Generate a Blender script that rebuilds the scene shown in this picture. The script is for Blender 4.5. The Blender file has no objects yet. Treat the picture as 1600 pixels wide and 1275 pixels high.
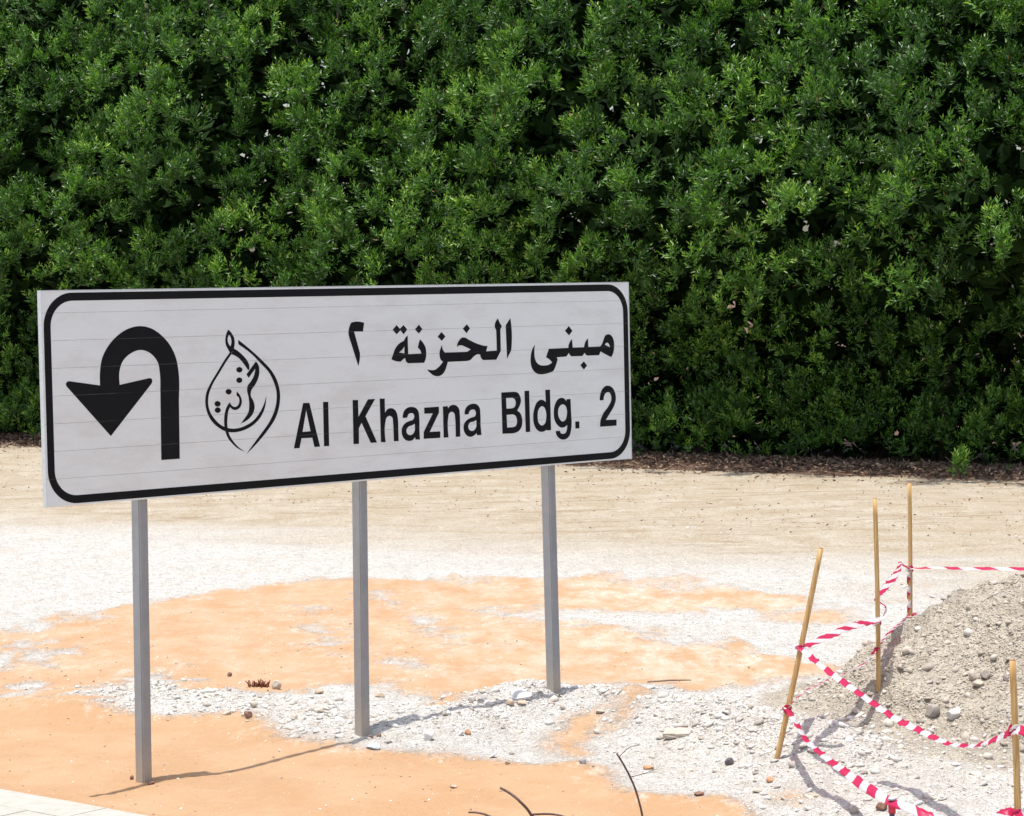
import bpy, bmesh, math, random
import numpy as np
from mathutils import Vector, Matrix

random.seed(7)
rng = np.random.default_rng(11)
scene = bpy.context.scene
col = scene.collection

# ------------------------------------------------------------------ camera, sky, sun, exposure
CAM = np.array([0.0, 0.0, 2.8])
PITCH, ROLL, FPX = 0.0467, -0.012, 3900.0
_cp, _sp = math.cos(PITCH), math.sin(PITCH)
FWD = np.array([0, _cp, -_sp]); _u = np.array([0, _sp, _cp]); _r = np.array([1.0, 0, 0])
RIGHT = math.cos(ROLL) * _r + math.sin(ROLL) * _u
UP = -math.sin(ROLL) * _r + math.cos(ROLL) * _u
cam_data = bpy.data.cameras.new("camera")
cam = bpy.data.objects.new("camera", cam_data)
col.objects.link(cam)
cam_data.sensor_width = 36.0
cam_data.lens = 36.0 * FPX / 1600.0
cam_data.clip_start = 0.1
cam_data.clip_end = 4000
M = Matrix(((RIGHT[0], UP[0], -FWD[0], 0), (RIGHT[1], UP[1], -FWD[1], 0), (RIGHT[2], UP[2], -FWD[2], 0), (0, 0, 0, 1)))
cam.matrix_world = Matrix.Translation(Vector(CAM)) @ M
scene.camera = cam

THETA = 0.7514                       # heading of the sign board
SUN_EL = math.radians(81.5)
sd = np.array([-math.cos(THETA - 0.04), -math.sin(THETA - 0.04)])    # azimuth towards the sun: along the board
world = bpy.data.worlds.new("World")
scene.world = world
world.use_nodes = True
wn = world.node_tree
for n in list(wn.nodes): wn.nodes.remove(n)
sky = wn.nodes.new("ShaderNodeTexSky"); sky.sky_type = 'NISHITA'; sky.sun_disc = False
sky.sun_elevation = SUN_EL
sky.sun_rotation = math.atan2(sd[0], sd[1])
sky.dust_density = 3.0; sky.air_density = 1.2
bg = wn.nodes.new("ShaderNodeBackground"); bg.inputs[1].default_value = 0.15
wo = wn.nodes.new("ShaderNodeOutputWorld")
wn.links.new(sky.outputs[0], bg.inputs[0]); wn.links.new(bg.outputs[0], wo.inputs[0])
sun_data = bpy.data.lights.new("sun", 'SUN')
sun_data.energy = 4.0; sun_data.angle = math.radians(0.55); sun_data.color = (1.0, 0.965, 0.91)
sun = bpy.data.objects.new("sun", sun_data); col.objects.link(sun)
sv = Vector((sd[0] * math.cos(SUN_EL), sd[1] * math.cos(SUN_EL), math.sin(SUN_EL)))
sun.rotation_euler = sv.to_track_quat('Z', 'Y').to_euler()
sun.location = (0, 10, 30)
scene.view_settings.view_transform = 'Standard'
scene.view_settings.look = 'None'
scene.view_settings.exposure = 0.36
scene.view_settings.gamma = 1.0
scene.view_settings.use_curve_mapping = False
scene.render.engine = 'CYCLES'
scene.cycles.max_bounces = 8
scene.cycles.diffuse_bounces = 4
scene.cycles.transparent_max_bounces = 8
scene.cycles.caustics_reflective = False
scene.cycles.caustics_refractive = False

# ------------------------------------------------------------------ helpers
def ray(px, py):
    d = FWD * FPX + RIGHT * (px - 800) - UP * (py - 637.5)
    return d / (d @ FWD)
def at(px, py, Y):                   # world point at distance Y
    d = ray(px, py); return CAM + d * (Y / d[1])
def G(px, py, z=0.0):                # on a level at height z
    d = ray(px, py); t = (z - CAM[2]) / d[2]; return (CAM + d * t)[:2]

def _hash(ix, iy, seed):
    n = (ix.astype(np.int64) * 374761393 + iy.astype(np.int64) * 668265263 + seed * 1442695041) & 0xffffffff
    n = ((n ^ (n >> 13)) * 1274126177) & 0xffffffff
    return ((n ^ (n >> 16)) & 0xffff) / 65535.0
def vnoise(x, y, seed=0):
    ix, iy = np.floor(x), np.floor(y); fx, fy = x - ix, y - iy
    fx = fx * fx * (3 - 2 * fx); fy = fy * fy * (3 - 2 * fy)
    a, b = _hash(ix, iy, seed), _hash(ix + 1, iy, seed); c, d = _hash(ix, iy + 1, seed), _hash(ix + 1, iy + 1, seed)
    return (a * (1 - fx) + b * fx) * (1 - fy) + (c * (1 - fx) + d * fx) * fy
def fbm(x, y, s, o=4, seed=0):
    r = np.zeros_like(np.asarray(x, float)); a, t = 1.0, 0.0
    for k in range(o):
        r += a * (vnoise(x / s + 17 * k, y / s + 31 * k, seed + k) - 0.5); t += a; a *= 0.5; s *= 0.47
    return r / t * 2
def poly_sd(x, y, pts):              # signed distance to a polygon, + inside
    P = np.array(pts); dmin = np.full(x.shape, 1e9); ins = np.zeros(x.shape, bool)
    for i in range(len(P)):
        a, b = P[i], P[(i + 1) % len(P)]; e = b - a
        t = np.clip(((x - a[0]) * e[0] + (y - a[1]) * e[1]) / (e @ e + 1e-12), 0, 1)
        dmin = np.minimum(dmin, (x - a[0] - t * e[0]) ** 2 + (y - a[1] - t * e[1]) ** 2)
        c = (a[1] > y) != (b[1] > y)
        with np.errstate(divide='ignore', invalid='ignore'):
            ins ^= c & (x < (b[0] - a[0]) * (y - a[1]) / (b[1] - a[1] if b[1] != a[1] else 1e-9) + a[0])
    return np.where(ins, 1, -1) * np.sqrt(dmin)
def line_d(x, y, pts):
    P = np.array(pts); dmin = np.full(x.shape, 1e9)
    for a, b in zip(P[:-1], P[1:]):
        e = b - a; t = np.clip(((x - a[0]) * e[0] + (y - a[1]) * e[1]) / (e @ e + 1e-12), 0, 1)
        dmin = np.minimum(dmin, (x - a[0] - t * e[0]) ** 2 + (y - a[1] - t * e[1]) ** 2)
    return np.sqrt(dmin)
def sstep(a, b, x):
    t = np.clip((x - a) / (b - a), 0, 1); return t * t * (3 - 2 * t)

def mesh_obj(name, verts, faces, mat=None, parent=None, smooth=False):
    me = bpy.data.meshes.new(name); me.from_pydata([tuple(v) for v in verts], [], [tuple(f) for f in faces]); me.update()
    return link_mesh(name, me, mat, parent, smooth)
def link_mesh(name, me, mat=None, parent=None, smooth=False):
    o = bpy.data.objects.new(name, me); col.objects.link(o)
    if mat and not me.materials: me.materials.append(mat)
    if smooth: me.polygons.foreach_set("use_smooth", [True] * len(me.polygons))
    if parent: o.parent = parent
    return o
def fast_mesh(name, V, T, mat=None, parent=None, nside=3, smooth=False):
    me = bpy.data.meshes.new(name); nv, nf = len(V), len(T)
    me.vertices.add(nv); me.vertices.foreach_set("co", np.ascontiguousarray(V, np.float32).ravel())
    me.loops.add(nf * nside); me.loops.foreach_set("vertex_index", np.ascontiguousarray(T, np.int32).ravel())
    me.polygons.add(nf)
    me.polygons.foreach_set("loop_start", np.arange(nf, dtype=np.int32) * nside)
    if smooth: me.polygons.foreach_set("use_smooth", np.ones(nf, bool))
    me.update(calc_edges=True); me.validate()
    return link_mesh(name, me, mat, parent)
def empty(name, loc, rz=0.0):
    o = bpy.data.objects.new(name, None); col.objects.link(o); o.location = loc; o.rotation_euler = (0, 0, rz)
    o.empty_display_size = 0.2
    return o
def tag(o, label=None, cat=None, group=None, kind=None):
    if label: o["label"] = label
    if cat: o["category"] = cat
    if group: o["group"] = group
    if kind: o["kind"] = kind
    return o

class NT:
    def __init__(self, name):
        self.m = bpy.data.materials.new(name); self.m.use_nodes = True; self.t = self.m.node_tree
        self.b = self.t.nodes["Principled BSDF"]; self.out = self.t.nodes["Material Output"]
    def n(self, kind, **kw):
        nd = self.t.nodes.new(kind)
        for k, v in kw.items():
            if k.startswith('i_'):
                nd.inputs[int(k[2:]) if k[2:].isdigit() else k[2:].replace('_', ' ')].default_value = v
            else: setattr(nd, k, v)
        return nd
    def l(self, a, b): self.t.links.new(a, b)
    def noise(self, scale, detail=4, rough=0.6, vec=None, w=None):
        nd = self.n("ShaderNodeTexNoise"); nd.inputs["Scale"].default_value = scale
        nd.inputs["Detail"].default_value = detail; nd.inputs["Roughness"].default_value = rough
        if vec: self.l(vec, nd.inputs["Vector"])
        return nd.outputs["Fac"]
    def math(self, op, a, b=None, c=None, clamp=False):
        nd = self.n("ShaderNodeMath", operation=op, use_clamp=clamp)
        for i, v in enumerate((a, b, c)):
            if v is None: continue
            if isinstance(v, (int, float)): nd.inputs[i].default_value = v
            else: self.l(v, nd.inputs[i])
        return nd.outputs[0]
    def ramp(self, f, stops):
        nd = self.n("ShaderNodeValToRGB"); self.l(f, nd.inputs[0]); e = nd.color_ramp.elements
        while len(e) > 1: e.remove(e[-1])
        e[0].position = stops[0][0]; e[0].color = tuple(stops[0][1]) + (1,)
        for p, c in stops[1:]:
            k = e.new(p); k.color = tuple(c) + (1,)
        return nd.outputs[0]
    def mix(self, f, a, b, mode='MIX'):
        nd = self.n("ShaderNodeMix", data_type='RGBA', blend_type=mode)
        if isinstance(f, (int, float)): nd.inputs[0].default_value = f
        else: self.l(f, nd.inputs[0])
        for i, v in ((6, a), (7, b)):
            if isinstance(v, tuple): nd.inputs[i].default_value = v + (1,)
            else: self.l(v, nd.inputs[i])
        return nd.outputs[2]
    def attr(self, name):
        nd = self.n("ShaderNodeAttribute", attribute_name=name); return nd.outputs["Fac"]
    def smooth(self, x, a, b):
        nd = self.n("ShaderNodeMapRange", interpolation_type='SMOOTHSTEP', clamp=True)
        self.l(x, nd.inputs[0]); nd.inputs[1].default_value = a; nd.inputs[2].default_value = b
        return nd.outputs[0]
    def color(self, c):
        if isinstance(c, tuple): self.b.inputs["Base Color"].default_value = c + (1,)
        else: self.l(c, self.b.inputs["Base Color"])
    def bump(self, h, strength=0.5, dist=0.01):
        nd = self.n("ShaderNodeBump"); nd.inputs["Strength"].default_value = strength; nd.inputs["Distance"].default_value = dist
        self.l(h, nd.inputs["Height"]); self.l(nd.outputs[0], self.b.inputs["Normal"])
    def pos(self): return self.n("ShaderNodeNewGeometry").outputs["Position"]
    def obj(self): return self.n("ShaderNodeTexCoord").outputs["Object"]
def simple(name, c, rough=0.6, metal=0.0, var=0.12, scale=30.0, bump=0.0):
    t = NT(name); f = t.noise(scale, 5, 0.6, t.obj())
    t.color(t.ramp(f, [(0.3, tuple(x * (1 - var) for x in c)), (0.7, tuple(min(1, x * (1 + var)) for x in c))]))
    t.b.inputs["Roughness"].default_value = rough; t.b.inputs["Metallic"].default_value = metal
    if bump: t.bump(f, bump, 0.01)
    return t.m

# ------------------------------------------------------------------ layout of the ground
def GP(s, z=0.0): return [G(*map(float, p.split(',')), z) for p in s.split()]
SAND_NEAR = GP("-400,1112 0,1098 60,1102 150,1112 205,1122 250,1122 330,1122 380,1118 420,1130 445,1150 520,1166 600,1176 700,1180 760,1188 830,1200 900,1192 945,1205 975,1228 1020,1240 1130,1246 1215,1278 1260,1330 900,1800 -400,1800")
SAND_MID = GP("-120,1012 60,990 150,962 300,925 360,912 480,906 620,905 760,912 850,910 960,914 1100,915 1200,918 1290,925 1315,940 1250,952 1150,966 1040,976 1000,990 1050,1010 1090,1036 1180,1040 1262,1046 1240,1062 1150,1078 1050,1076 900,1074 800,1078 700,1068 560,1072 480,1074 430,1080 380,1082 300,1080 275,1052 245,1046 215,1062 170,1085 130,1100 60,1102 -120,1110 -120,1060 60,1050 90,1030 20,1014")
CHALK_TONGUES = [(GP("120,1100 150,1085 200,1060 235,1045 290,1050 300,1075 260,1108 170,1108"), 0.10),
    (GP("0,1012 30,1003 90,1006 120,1024 80,1036 20,1034"), 0.12),
    (GP("10,1085 40,1060 75,1068 88,1090 30,1096"), 0.06),
    (GP("460,945 490,950 520,1000 525,1030 505,1010 480,965"), 0.03),
    (GP("590,925 720,1000 716,1006 585,935"), 0.02),
    (GP("590,1035 680,1025 700,1045 600,1060"), 0.06),
    (GP("900,965 1100,960 1100,972 960,985 880,978"), 0.2),
    (GP("760,945 900,950 1100,955 1180,985 1120,1000 1010,990 880,975 760,960"), 0.25)]
SAND_PATCH = [GP("955,1150 1000,1112 1040,1108 980,1142"), GP("670,1130 705,1090 740,1085 720,1120"), GP("860,1170 900,1140 930,1140 900,1180"),
    GP("1560,985 1640,985 1640,1010 1560,1008"), GP("1200,955 1330,950 1320,972 1190,970"), GP("1240,1235 1290,1262 1240,1275 1180,1262")]
RIDGE = GP("170,1108 250,1092 340,1108 430,1122 571,1142 700,1128 800,1116 880,1100 1000,1128 1150,1155 1280,1190")
MOUND = np.array([4.25, 16.55])
HD = np.array([0.832, -0.565]); HD /= np.linalg.norm(HD)
HN = np.array([HD[1], -HD[0]])               # towards the camera
H0 = np.array([-9.7, 47.3])
PAVE = [np.array(G(0, 1240)), np.array(G(190, 1275))]
PVD = (PAVE[1] - PAVE[0]) / np.linalg.norm(PAVE[1] - PAVE[0]); PVN = np.array([PVD[1], -PVD[0]])   # towards the camera

def mound_r(x, y):
    dx, dy = x - MOUND[0], (y - MOUND[1])
    dy = np.where(dy < 0, dy * 0.92, dy * 1.1)
    return np.sqrt(dx * dx + dy * dy)
def sand_field(x, y):
    w = fbm(x, y, 1.3, 4, 3) * 0.22 + fbm(x, y, 0.33, 4, 9) * 0.14
    xs, ys = x, y
    a = poly_sd(xs, ys, SAND_NEAR) + w * 0.55
    dist = np.maximum(y, 10) / 15.0
    b = poly_sd(xs, ys, SAND_MID) * 0.8 + (fbm(x * 0.8, y * 0.4, 1.1, 6, 21) * 0.75 + fbm(x * 1.2, y * 0.5, .3, 4, 26) * .30 + 0.03) * dist
    for p, k in CHALK_TONGUES:
        c = poly_sd(xs, ys, p) + w * 0.8
        b = np.minimum(b, -c * 0.8 + 0.10 + fbm(x, y, 0.25, 4, 28) * .35)
    f = np.maximum(a, b)
    for p in SAND_PATCH: f = np.maximum(f, poly_sd(xs, ys, p) * 0.9 + w * 0.8)
    return f
def height(x, y, fine=True, sand=None):
    x = np.asarray(x, float); y = np.asarray(y, float)
    if sand is None: sand = sand_field(x, y)
    chalk = 1 - sstep(-0.05, 0.04, sand)
    near = np.clip(1 - (y - 24) / 14, 0, 1)
    h = fbm(x, y, 4.0, 2, 40) * 0.035 - 0.0
    d = line_d(x, y, RIDGE)
    along = np.clip((x + 1.5) / 1.1, 0.25, 1)
    h = h + (0.165 * np.exp(-(d / 0.52) ** 2) * along) * (0.9 + 0.7 * fbm(x, y, 0.6, 3, 5))
    h = h + 0.05 * np.exp(-((x + 2.9) ** 2 + (y - 17.2) ** 2) / 0.5)
    # dip of the sand in front, sandy lips near the left post
    h = h - 0.02 * sstep(0.0, 0.6, poly_sd(x, y, SAND_NEAR))
    # uneven spoil to the right
    rr = sstep(0.2, 2.0, x) * sstep(22, 17, y)
    h = h + rr * (0.06 * fbm(x, y, 0.9, 4, 77) + 0.02)
    r = mound_r(x, y)
    rim = 1.25 - 0.575 * r + 0.26 * fbm(x, y, 0.9, 4, 60) + 0.10 * np.abs(fbm(x, y, 0.4, 3, 62)) + 0.03 * fbm(x, y, 0.25, 3, 61)
    soft = np.where(rim > 0.12, rim, 0.12 * np.exp((rim - 0.12) / 0.12))
    h = h + np.where(r < 4.5, soft, 0) * 1.0
    # low berm at the near right
    bd = (x - 2.75) / 0.9; by = (y - 13.35) / 0.55
    h = h + 0.16 * np.exp(-bd * bd - by * by) * (1 + 0.5 * fbm(x, y, 0.4, 3, 88))
    # bank below the hedge
    hd = (x - H0[0]) * HN[0] + (y - H0[1]) * HN[1]
    h = h + 0.10 * sstep(0.6, -0.6, hd) + 0.05 * np.exp(-((hd - 4.5) / 0.9) ** 2) * fbm(x, y, 2.5, 2, 12)
    # tyre tracks in the tan strip
    for off, wdt in ((5.5, .35), (7.2, .35), (9.6, .3), (11.4, .3)):
        h = h - 0.03 * np.exp(-((hd - off + 0.25 * np.sin(x * 0.5)) / wdt) ** 2)
    if fine:
        m = np.clip((1.3 - r * 0.5), 0, 1)
        rub = chalk * near
        h = h + rub * (0.016 * fbm(x, y, 0.16, 3, 90) + 0.030 * np.maximum(fbm(x, y, 0.38, 3, 91), 0) * np.exp(-(d / .8) ** 2) + 0.008 * np.abs(fbm(x, y, 0.06, 2, 93)))
        h = h + m * (0.075 * fbm(x, y, 0.24, 5, 96) + 0.03 * np.abs(fbm(x, y, 0.07, 2, 98)))
        h = h + (1 - chalk) * near * (0.006 * fbm(x, y, 0.35, 2, 101) + 0.0022 * np.sin((y * 1.0 + x * 0.35 + 0.25 * fbm(x, y, 0.7, 2, 55)) * 62) + 0.030 * np.abs(fbm(x * .6 + y * .5, y - x * .4, 0.75, 2, 57)))
    # paving bed is level
    pd = (x - PAVE[0][0]) * PVN[0] + (y - PAVE[0][1]) * PVN[1]
    k = sstep(-0.25, 0.02, pd) * np.where(x < 1.5, 1.0, 0.0)
    return h * (1 - k) + k * 0.024
def hz(x, y): return float(height(np.array([x]), np.array([y]))[0])
def hit(px, py):                              # where the sight line meets the ground
    d = ray(px, py); t = np.linspace(11, 60, 6000); X, Y, Z = CAM[0] + d[0] * t, CAM[1] + d[1] * t, CAM[2] + d[2] * t
    g = height(X, Y); k = int(np.argmax(Z < g)); return np.array([X[k], Y[k], g[k]])

# ------------------------------------------------------------------ ground sheet
us = np.concatenate([[-60, -20, -8, -4, -2, -1.2, -.8, -.55, -.42, -.34, -.29], np.linspace(-.25, .25, 800), [.29, .34, .42, .55, .8, 1.2, 2, 4, 8, 20, 60]])
ys = np.concatenate([[-600, -100, -20, -5, 0, 3, 6, 8, 9, 10, 10.6, 11.2, 11.6, 12.0, 12.3], np.geomspace(12.5, 52, 560), [54, 57, 61, 66, 75, 90, 120, 200, 500, 1500]])
UU, YY = np.meshgrid(us, ys); XX = UU * np.maximum(YY, 10)
XX = np.where(YY < 10, UU * 10, XX)
SF = sand_field(XX.ravel(), YY.ravel())
HH = height(XX.ravel(), YY.ravel(), True, SF)
HH = np.where((np.abs(UU.ravel()) > 1) | (YY.ravel() > 60) | (YY.ravel() < 8), 0.0, HH)
nx, ny = len(us), len(ys)
idx = np.arange(nx * ny).reshape(ny, nx)
Q = np.stack([idx[:-1, :-1], idx[:-1, 1:], idx[1:, 1:], idx[1:, :-1]], -1).reshape(-1, 4)

t = NT("desert_ground")
P = t.pos()
sandf = t.attr("sand"); moundf = t.attr("spoil"); tanf = t.attr("tan"); litf = t.attr("litter")
mp = t.n("ShaderNodeMapping"); mp.inputs["Scale"].default_value = (1, 1, 1); t.l(P, mp.inputs[0])
n1 = t.noise(9, 8, 0.7, P); n2 = t.noise(45, 6, 0.7, P); n3 = t.noise(1.3, 5, 0.6, P); n4 = t.noise(160, 3, 0.6, P)
e = t.math('ADD', sandf, t.math('MULTIPLY', t.math('SUBTRACT', n1, 0.5), 0.34))
e = t.math('ADD', e, t.math('MULTIPLY', t.math('SUBTRACT', n2, 0.5), 0.34))
sm = t.smooth(e, -0.10, 0.12)
sandc = t.mix(t.smooth(n3, 0.35, 0.7), (0.40, 0.243, 0.132), (0.44, 0.285, 0.170))
sandc = t.mix(t.math('MULTIPLY', t.smooth(n4, 0.55, 0.8), 0.25), sandc, (0.33, 0.19, 0.10))
chalk = t.mix(t.smooth(n1, 0.35, 0.62), (0.55, 0.515, 0.455), (0.68, 0.655, 0.615))
chalk = t.mix(t.math('MULTIPLY', t.smooth(n3, 0.45, 0.75), 0.30), chalk, (0.58, 0.49, 0.38))
vor = t.n("ShaderNodeTexVoronoi", feature='F1'); vor.inputs["Scale"].default_value = 60; t.l(P, vor.inputs["Vector"])
vor2 = t.n("ShaderNodeTexVoronoi", feature='F1'); vor2.inputs["Scale"].default_value = 22; t.l(P, vor2.inputs["Vector"])
vd = vor.outputs["Distance"]; vd2 = vor2.outputs["Distance"]
sepc = t.n("ShaderNodeSeparateColor"); t.l(vor.outputs["Color"], sepc.inputs[0])
sepc2 = t.n("ShaderNodeSeparateColor"); t.l(vor2.outputs["Color"], sepc2.inputs[0])
speck = t.math('MULTIPLY', t.smooth(sepc.outputs[0], 0.86, 0.95), t.smooth(vd, 0.45, 0.2))
chalk = t.mix(t.math('MULTIPLY', speck, 0.55), chalk, (0.22, 0.19, 0.16))
speck2 = t.math('MULTIPLY', t.smooth(sepc2.outputs[1], 0.93, 0.97), t.smooth(vd2, 0.28, 0.12))
chalk = t.mix(t.math('MULTIPLY', speck2, 0.6), chalk, (0.24, 0.21, 0.19))
spoil = t.mix(t.smooth(n1, 0.3, 0.65), (0.37, 0.31, 0.235), (0.54, 0.48, 0.385))
spoil = t.mix(t.math('MULTIPLY', t.smooth(n3, 0.5, 0.68), 0.55), spoil, (0.30, 0.265, 0.215))
spoil = t.mix(t.math('MULTIPLY', t.smooth(n2, 0.45, 0.65), 0.5), spoil, (0.56, 0.51, 0.44))
tanc = t.mix(t.smooth(n3, 0.3, 0.7), (0.47, 0.38, 0.265), (0.56, 0.49, 0.385))
tanc = t.mix(t.math('MULTIPLY', t.smooth(n2, 0.52, 0.7), 0.35), tanc, (0.31, 0.245, 0.175))
lit = t.mix(t.smooth(n2, 0.4, 0.6), (0.10, 0.065, 0.045), (0.22, 0.14, 0.10))
nrp = t.noise(5.5, 6, 0.65, P)
sandc = t.mix(t.math('MULTIPLY', t.smooth(nrp, 0.52, 0.7), 0.45), sandc, (0.385, 0.225, 0.115))
sandc = t.mix(t.math('MULTIPLY', t.smooth(nrp, 0.46, 0.32), 0.45), sandc, (0.46, 0.305, 0.185))
specks = t.math('MULTIPLY', t.smooth(sepc.outputs[0], 0.955, 0.97), t.smooth(vd, 0.25, 0.15))
sandc = t.mix(t.math('MULTIPLY', specks, 0.8), sandc, (0.28, 0.17, 0.12))
specw = t.math('MULTIPLY', t.math('MULTIPLY', t.smooth(sepc2.outputs[2], 0.90, 0.94), t.smooth(vd2, 0.25, 0.15)), t.smooth(n3, 0.5, 0.65))
sandc = t.mix(t.math('MULTIPLY', specw, 0.8), sandc, (0.52, 0.50, 0.47))
mps = t.n("ShaderNodeMapping"); mps.inputs["Scale"].default_value = (1.0, 0.42, 1); t.l(P, mps.inputs[0])
st1 = t.noise(3.2, 9, 0.72, mps.outputs[0]); st2 = t.noise(14, 6, 0.7, mps.outputs[0])
chalk = t.mix(t.math('MULTIPLY', t.smooth(st1, 0.50, 0.66), 0.5), chalk, (0.50, 0.455, 0.39))
chalk = t.mix(t.math('MULTIPLY', t.smooth(st2, 0.56, 0.72), 0.45), chalk, (0.44, 0.40, 0.35))
tanc = t.mix(t.math('MULTIPLY', t.smooth(st2, 0.54, 0.70), 0.55), tanc, (0.30, 0.235, 0.17))
tanc = t.mix(t.math('MULTIPLY', t.smooth(st1, 0.50, 0.62), 0.45), tanc, (0.60, 0.55, 0.46))
mp3 = t.n("ShaderNodeMapping"); mp3.inputs["Scale"].default_value = (0.22, 1.3, 1); mp3.inputs["Rotation"].default_value = (0, 0, 0.12); t.l(P, mp3.inputs[0])
st3 = t.noise(3.0, 7, 0.7, mp3.outputs[0])
tanc = t.mix(t.math('MULTIPLY', t.smooth(st3, 0.52, 0.62), 0.7), tanc, (0.38, 0.29, 0.19))
dust = t.math('MULTIPLY', t.smooth(st2, 0.47, 0.60), t.smooth(st1, 0.44, 0.60))
dust = t.math('MULTIPLY', dust, t.math('MAXIMUM', t.smooth(sandf, 0.45, 0.0), t.math('MULTIPLY', t.attr('dusty'), t.smooth(sandf, 0.9, 0.2))))
sandc = t.mix(t.math('MULTIPLY', t.math('MULTIPLY', dust, t.smooth(n2, 0.35, 0.6)), 0.85), sandc, (0.56, 0.51, 0.44))
c = t.mix(t.smooth(t.math('ADD', tanf, t.math('MULTIPLY', t.math('SUBTRACT', n1, 0.5), 0.5)), 0.15, 0.85), chalk, tanc)
sandc = t.mix(t.math('MULTIPLY', t.attr('dusty'), t.math('MULTIPLY', t.smooth(st1, 0.36, 0.62), 0.5)), sandc, (0.56, 0.50, 0.425))
c = t.mix(sm, c, sandc)
c = t.mix(t.smooth(t.math('ADD', moundf, t.math('MULTIPLY', t.math('SUBTRACT', n1, 0.5), 0.9)), 0.35, 0.7), c, spoil)
c = t.mix(t.smooth(t.math('ADD', litf, t.math('MULTIPLY', t.math('SUBTRACT', n1, 0.5), 0.8)), 0.42, 0.58), c, lit)
t.color(c)
t.b.inputs["Roughness"].default_value = 0.95; t.b.inputs["Specular IOR Level"].default_value = 0.15
rough = t.math('SUBTRACT', 1.0, t.math('MULTIPLY', sm, 0.86))
hb = t.math('ADD', t.math('MULTIPLY', n2, 0.8), t.math('MULTIPLY', t.smooth(vd, 0.7, 0.0), 0.6))
hb = t.math('ADD', hb, t.math('MULTIPLY', t.smooth(vd2, 0.6, 0.0), 0.9))
hb = t.math('ADD', hb, t.math('MULTIPLY', n1, 1.6))
hb = t.math('MULTIPLY', t.math('SUBTRACT', hb, 1.75), rough)
t.bump(hb, 1.0, 0.022)
ground = fast_mesh("ground", np.stack([XX.ravel(), YY.ravel(), HH], -1), Q, t.m, nside=4, smooth=True)
tag(ground, "orange desert sand with bands of white chalky rubble", kind="structure")
def add_attr(me, name, arr):
    a = me.attributes.new(name, 'FLOAT', 'POINT'); a.data.foreach_set("value", np.ascontiguousarray(arr, np.float32))
X1, Y1 = XX.ravel(), YY.ravel()
R1 = mound_r(X1, Y1)
hd1 = (X1 - H0[0]) * HN[0] + (Y1 - H0[1]) * HN[1]
add_attr(ground.data, "sand", np.clip(SF / np.maximum(Y1 / 15, 0.8), -1, 1))
g2 = np.exp(-((X1 - 2.9) / .5) ** 2 - ((Y1 - 13.9) / .35) ** 2)
add_attr(ground.data, "spoil", sstep(2.95, 2.2, R1 + .5 * fbm(X1, Y1, .8, 3, 64)) + 0.6 * g2)
add_attr(ground.data, "tan", sstep(14.5, 6.0, hd1 + 2.5 * fbm(X1 * .6, Y1, 4, 4, 31)) * 0.80 + 0.16 + 0.35 * fbm(X1 * .35, Y1 * 1.3, 2.2, 5, 33))
add_attr(ground.data, "litter", sstep(0.85, 0.0, hd1 + 0.5 * fbm(X1, Y1, 1.5, 3, 35) + np.where(X1 < -6, 0.4, 0)))

add_attr(ground.data, "dusty", sstep(16.5, 18.5, Y1) * (0.35 + 0.65 * sstep(-1.5, 1.5, X1)))

# ------------------------------------------------------------------ paving at the near left corner
t = NT("concrete_paver"); p_ = t.pos(); f = t.noise(14, 6, 0.65, p_)
t.color(t.ramp(f, [(0.3, (0.36, 0.335, 0.285)), (0.7, (0.46, 0.435, 0.38))])); t.b.inputs["Roughness"].default_value = 0.85
t.bump(t.noise(120, 3, 0.6, p_), 0.3, 0.003)
paver_m = t.m
walk = empty("pavement", (PAVE[0][0], PAVE[0][1], 0)); tag(walk, "pale beige block paving at the bottom left corner", kind="structure")
bm = bmesh.new(); bmesh.ops.create_cube(bm, size=1); bmesh.ops.scale(bm, vec=(0.5965, 0.2965, 0.06), verts=bm.verts)
bmesh.ops.bevel(bm, geom=[e for e in bm.edges], offset=0.004, segments=1)
pv = bpy.data.meshes.new("paver"); bm.to_mesh(pv); bm.free(); pv.materials.append(paver_m)
ang = math.atan2(PVD[1], PVD[0])
for j in range(5):
    for i in range(-5, 6):
        q = PVD * ((i + 0.5 * (j % 2)) * 0.6) + PVN * (0.15 + j * 0.3)
        o = bpy.data.objects.new("paver", pv); col.objects.link(o); o.parent = walk
        o.location = (q[0], q[1], 0.0 + random.uniform(-.002, .002)); o.rotation_euler = (0, 0, ang + random.uniform(-.004, .004))

# ------------------------------------------------------------------ hedge
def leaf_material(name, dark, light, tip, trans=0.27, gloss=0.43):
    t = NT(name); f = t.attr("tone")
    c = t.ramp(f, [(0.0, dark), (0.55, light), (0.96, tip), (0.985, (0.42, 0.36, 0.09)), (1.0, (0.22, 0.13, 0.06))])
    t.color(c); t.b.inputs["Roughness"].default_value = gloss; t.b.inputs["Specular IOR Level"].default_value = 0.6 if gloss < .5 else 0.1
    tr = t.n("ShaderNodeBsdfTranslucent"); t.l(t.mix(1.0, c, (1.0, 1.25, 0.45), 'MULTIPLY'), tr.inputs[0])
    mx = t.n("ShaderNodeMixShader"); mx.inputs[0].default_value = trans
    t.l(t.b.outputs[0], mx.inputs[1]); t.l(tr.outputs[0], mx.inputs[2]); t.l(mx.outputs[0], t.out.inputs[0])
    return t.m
leaf_m = leaf_material("hedge_leaf", (0.028, 0.080, 0.009), (0.105, 0.245, 0.024), (0.38, 0.56, 0.095))
inner_shade_m = leaf_material("shaded_inner_leaf", (0.010, 0.024, 0.006), (0.016, 0.036, 0.009), (0.024, 0.05, 0.012), 0.15, 0.9)  # shade of the hedge recesses is put into this leaf colour
bark_m = simple("hedge_bark", (0.10, 0.075, 0.055), 0.9, 0, 0.35, 12, 0.6)

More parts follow.
